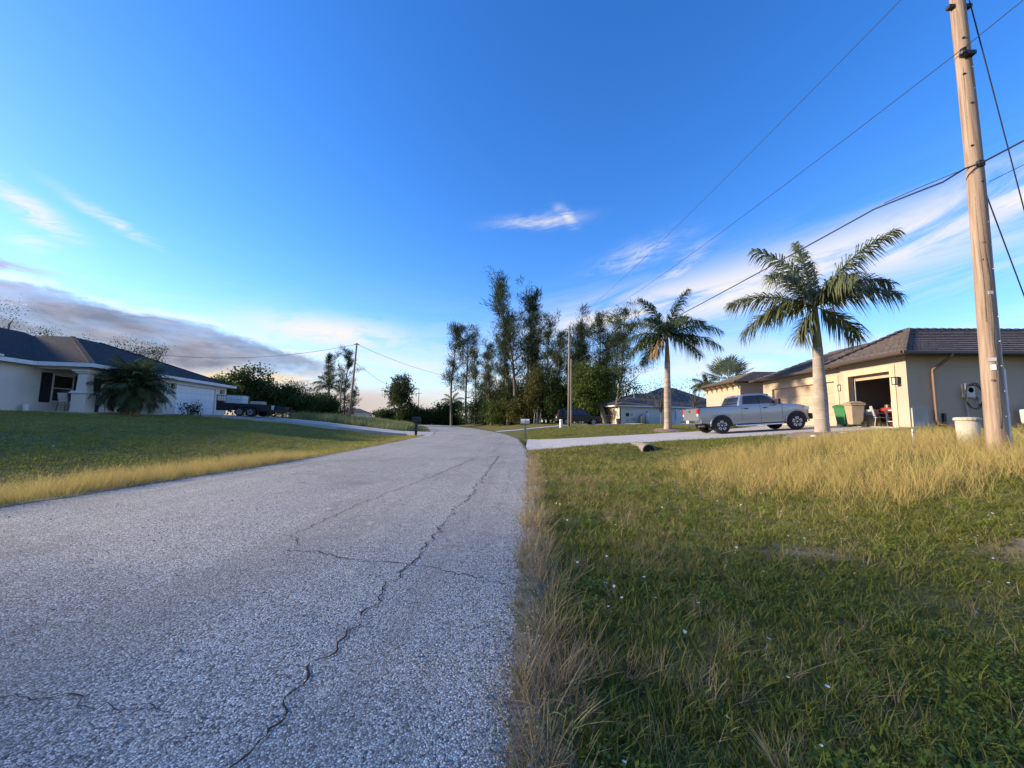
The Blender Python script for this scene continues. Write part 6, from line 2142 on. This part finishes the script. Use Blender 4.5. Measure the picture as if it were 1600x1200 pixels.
# golden tall grass on the bank
gm = lambda x, y: sst(3.0, 5.4, x+(y-6)*.02+.9*pat(x, y, 1.2))*sst(5.3, 6.9, y+.22*(x-4)+.5*pat(x, y, 2))*(1-sst(10.5, 13.2, y+.5*pat(x, y, 1)))*(1-sst(8.8, 11.5, x))
x, y = field(2, 12, 3.4, 14, D(lambda x, y: 125*gm(x, y)*(.12+1.1*pat(x, y, 1.9, 1)), 150), 6)
scatter('tall_grass', 'tall golden grass on the bank around the near pole', gold, x, y, rg.uniform(.45, 1.15, len(x))*(.5+.5*gm(x, y)), tilt=.20)
x, y = field(-.1, 4, 7.0, 15.5, D(lambda x, y: 26*(.2+pat(x, y, 1.6, 3))*sst(7, 9, y)*(1-sst(2.4, 3.6, x)), 40), 7)
scatter('tall_grass', 'yellowing grass tufts near the road before the driveway', gold, x, y, rg.uniform(.22, .5, len(x)), tilt=.2)
# left road edge fringe
x, y = field(-9.2, -6.2, 3.2, 30, D(lambda x, y: 330*np.exp(-((xl(y)-x-.5)/.55)**2)*(1-.8*sst(10.5, 13, y))*(.35+.8*pat(x, y, 1.1, 5)), 340), 8)
scatter('tall_grass', 'golden grass fringe along the left road edge', gold, x, y, rg.uniform(.3, .85, len(x))*(1-.5*sst(9.5, 13, y)), tilt=.2)
x, y = field(-20, -7, 4, 11, D(lambda x, y: 60*np.exp(-((xl(y)-x-1.3)/.7)**2)*pat(x, y, 1.3, 1), 60), 9)
scatter('tall_grass', 'sparse yellow tufts behind the left golden fringe', gold, x, y, rg.uniform(.2, .42, len(x)), tilt=.15)
# tall pale meadow across the road
x, y = field(-36, -11, 36, 66, D(lambda x, y: 6.0*sst(2.0, 3.4, xl(y)-x)*sst(36.5, 39, y+.22*(x+20))*(1-sst(13, 17, xl(y)-x)), 6), 10)
scatter('tall_grass', 'tall pale meadow grass on the mound across the road', pale, x, y, rg.uniform(.8, 1.25, len(x)), tilt=.1)
x, y = field(.1, 8, .8, 8, D(lambda x, y: np.clip(420/np.maximum(dist(x, y), 1.3), 40, 240)*(pat(x, y, 1.9, 2.5) > .45)*(1-bare(x, y)), 240), 11)
scatter('weeds', 'small leaved green weeds creeping through the near verge', weeds, x, y, rg.uniform(.6, 1.5, len(x)), tilt=.2)
x, y = field(.2, 9, .9, 11, D(lambda x, y: 12*pat(x, y, 1.2, 1.5)**2, 12), 12)
scatter('wildflowers', 'tiny white wildflowers dotted over the near verge', flowers, x, y, rg.uniform(.5, 1.0, len(x)), tilt=.3)
x, y = field(-24, -7.5, 5, 24, D(lambda x, y: 1.6*pat(x, y, 1.2, 1.5), 2), 13)
scatter('wildflowers', 'tiny white flecks of flowers on the left lawn', flowers, x, y, rg.uniform(.8, 1.6, len(x)), tilt=.3)
x, y = field(-26, -7.5, 4, 30, D(lambda x, y: 22*np.clip(pat(x, y, .7, 3)*2.4-1.0, 0, 1), 22), 14)
scatter('dry_grass', 'faded straw patches in the left lawn', dry, x, y, rg.uniform(.2, .42, len(x)), tilt=.4)
x, y = field(1, 14, 9, 16, D(lambda x, y: 30*np.clip(pat(x, y, .9, 2)*2.2-.8, 0, 1)*sst(2.5, 5, x), 30), 15)
scatter('dry_grass', 'browned grass between the golden bank and the driveway', dry, x, y, rg.uniform(.2, .5, len(x)), tilt=.4)

# crumbled dirt shoulders and loose stones along both road edges
mat('shoulder', (.30, .25, .19), .95, (.17, .15, .10), 9.0, 6, bump=1.0, bscale=70, spec=.1)
mat('gravel', (.50, .46, .40), .9, (.28, .26, .23), 30.0, spec=.1)
for sgn, ex in ((1, xr), (-1, xl)):
    yy_ = np.concatenate([np.arange(-2, 16, .05), np.arange(16, 40, .2)])
    n = len(yy_)
    sm = lambda a, k: np.convolve(np.pad(a, k, mode='edge'), np.ones(2*k+1)/(2*k+1), mode='valid')
    inn = ex(yy_)-sgn*(.03+.05*np.abs(sm(rng.normal(0, 1.6, n), 4))+rng.uniform(0, .02, n))
    outr = ex(yy_)+sgn*(.22+.10*sm(rng.normal(0, 1.5, n), 6))
    V = np.concatenate([np.c_[inn, yy_, 0*yy_+.011], np.c_[ex(yy_)+sgn*.06, yy_, 0*yy_+.016], np.c_[outr, yy_, gz(outr, yy_)+.004]])
    k = np.arange(n-1)
    F = np.concatenate([np.stack([k, k+1, k+1+n, k+n], 1), np.stack([k+n, k+1+n, k+1+2*n, k+2*n], 1)])
    o = npmesh('road_shoulder', V, F, 'shoulder', smooth=True)
    tag(o, 'crumbling dirt shoulder along the %s road edge' % ('right' if sgn > 0 else 'left'), None, kind='structure')
stones = []
for k in range(3):
    bm = bmesh.new()
    bmesh.ops.create_icosphere(bm, subdivisions=1, radius=.008)
    for v in bm.verts:
        v.co *= random.uniform(.6, 1.25)
        v.co.z *= .7
    me = bpy.data.meshes.new('stone')
    bm.to_mesh(me)
    bm.free()
    me.materials.append(MATS['gravel'])
    stones.append(bpy.data.objects.new('stone', me))
yv = rng.uniform(.9, 12, 5200)**1.0
xv = np.where(rng.uniform(0, 1, 5200) < .7, xr(yv)-np.abs(rng.normal(0, .13, 5200))+.08, xl(yv)+np.abs(rng.normal(0, .2, 5200))-.1)
xv = np.where(rng.uniform(0, 1, 5200) < .12, rng.uniform(-6.3, -.1, 5200), xv)
m_ = in_view(xv, yv, 0*xv+.01)
xv, yv = xv[m_], yv[m_]
g_ = scatter('loose_gravel', 'loose grit and small stones along the road edges', stones, xv, yv, rng.uniform(.35, 1.3, len(xv)), tilt=1.0)
co = np.stack([xv, yv, np.where((xv < xr(yv)) & (xv > xl(yv)), rz_(xv, yv)+.004, .012)], 1).astype(np.float32)
g_.data.vertices.foreach_set('co', co.ravel())
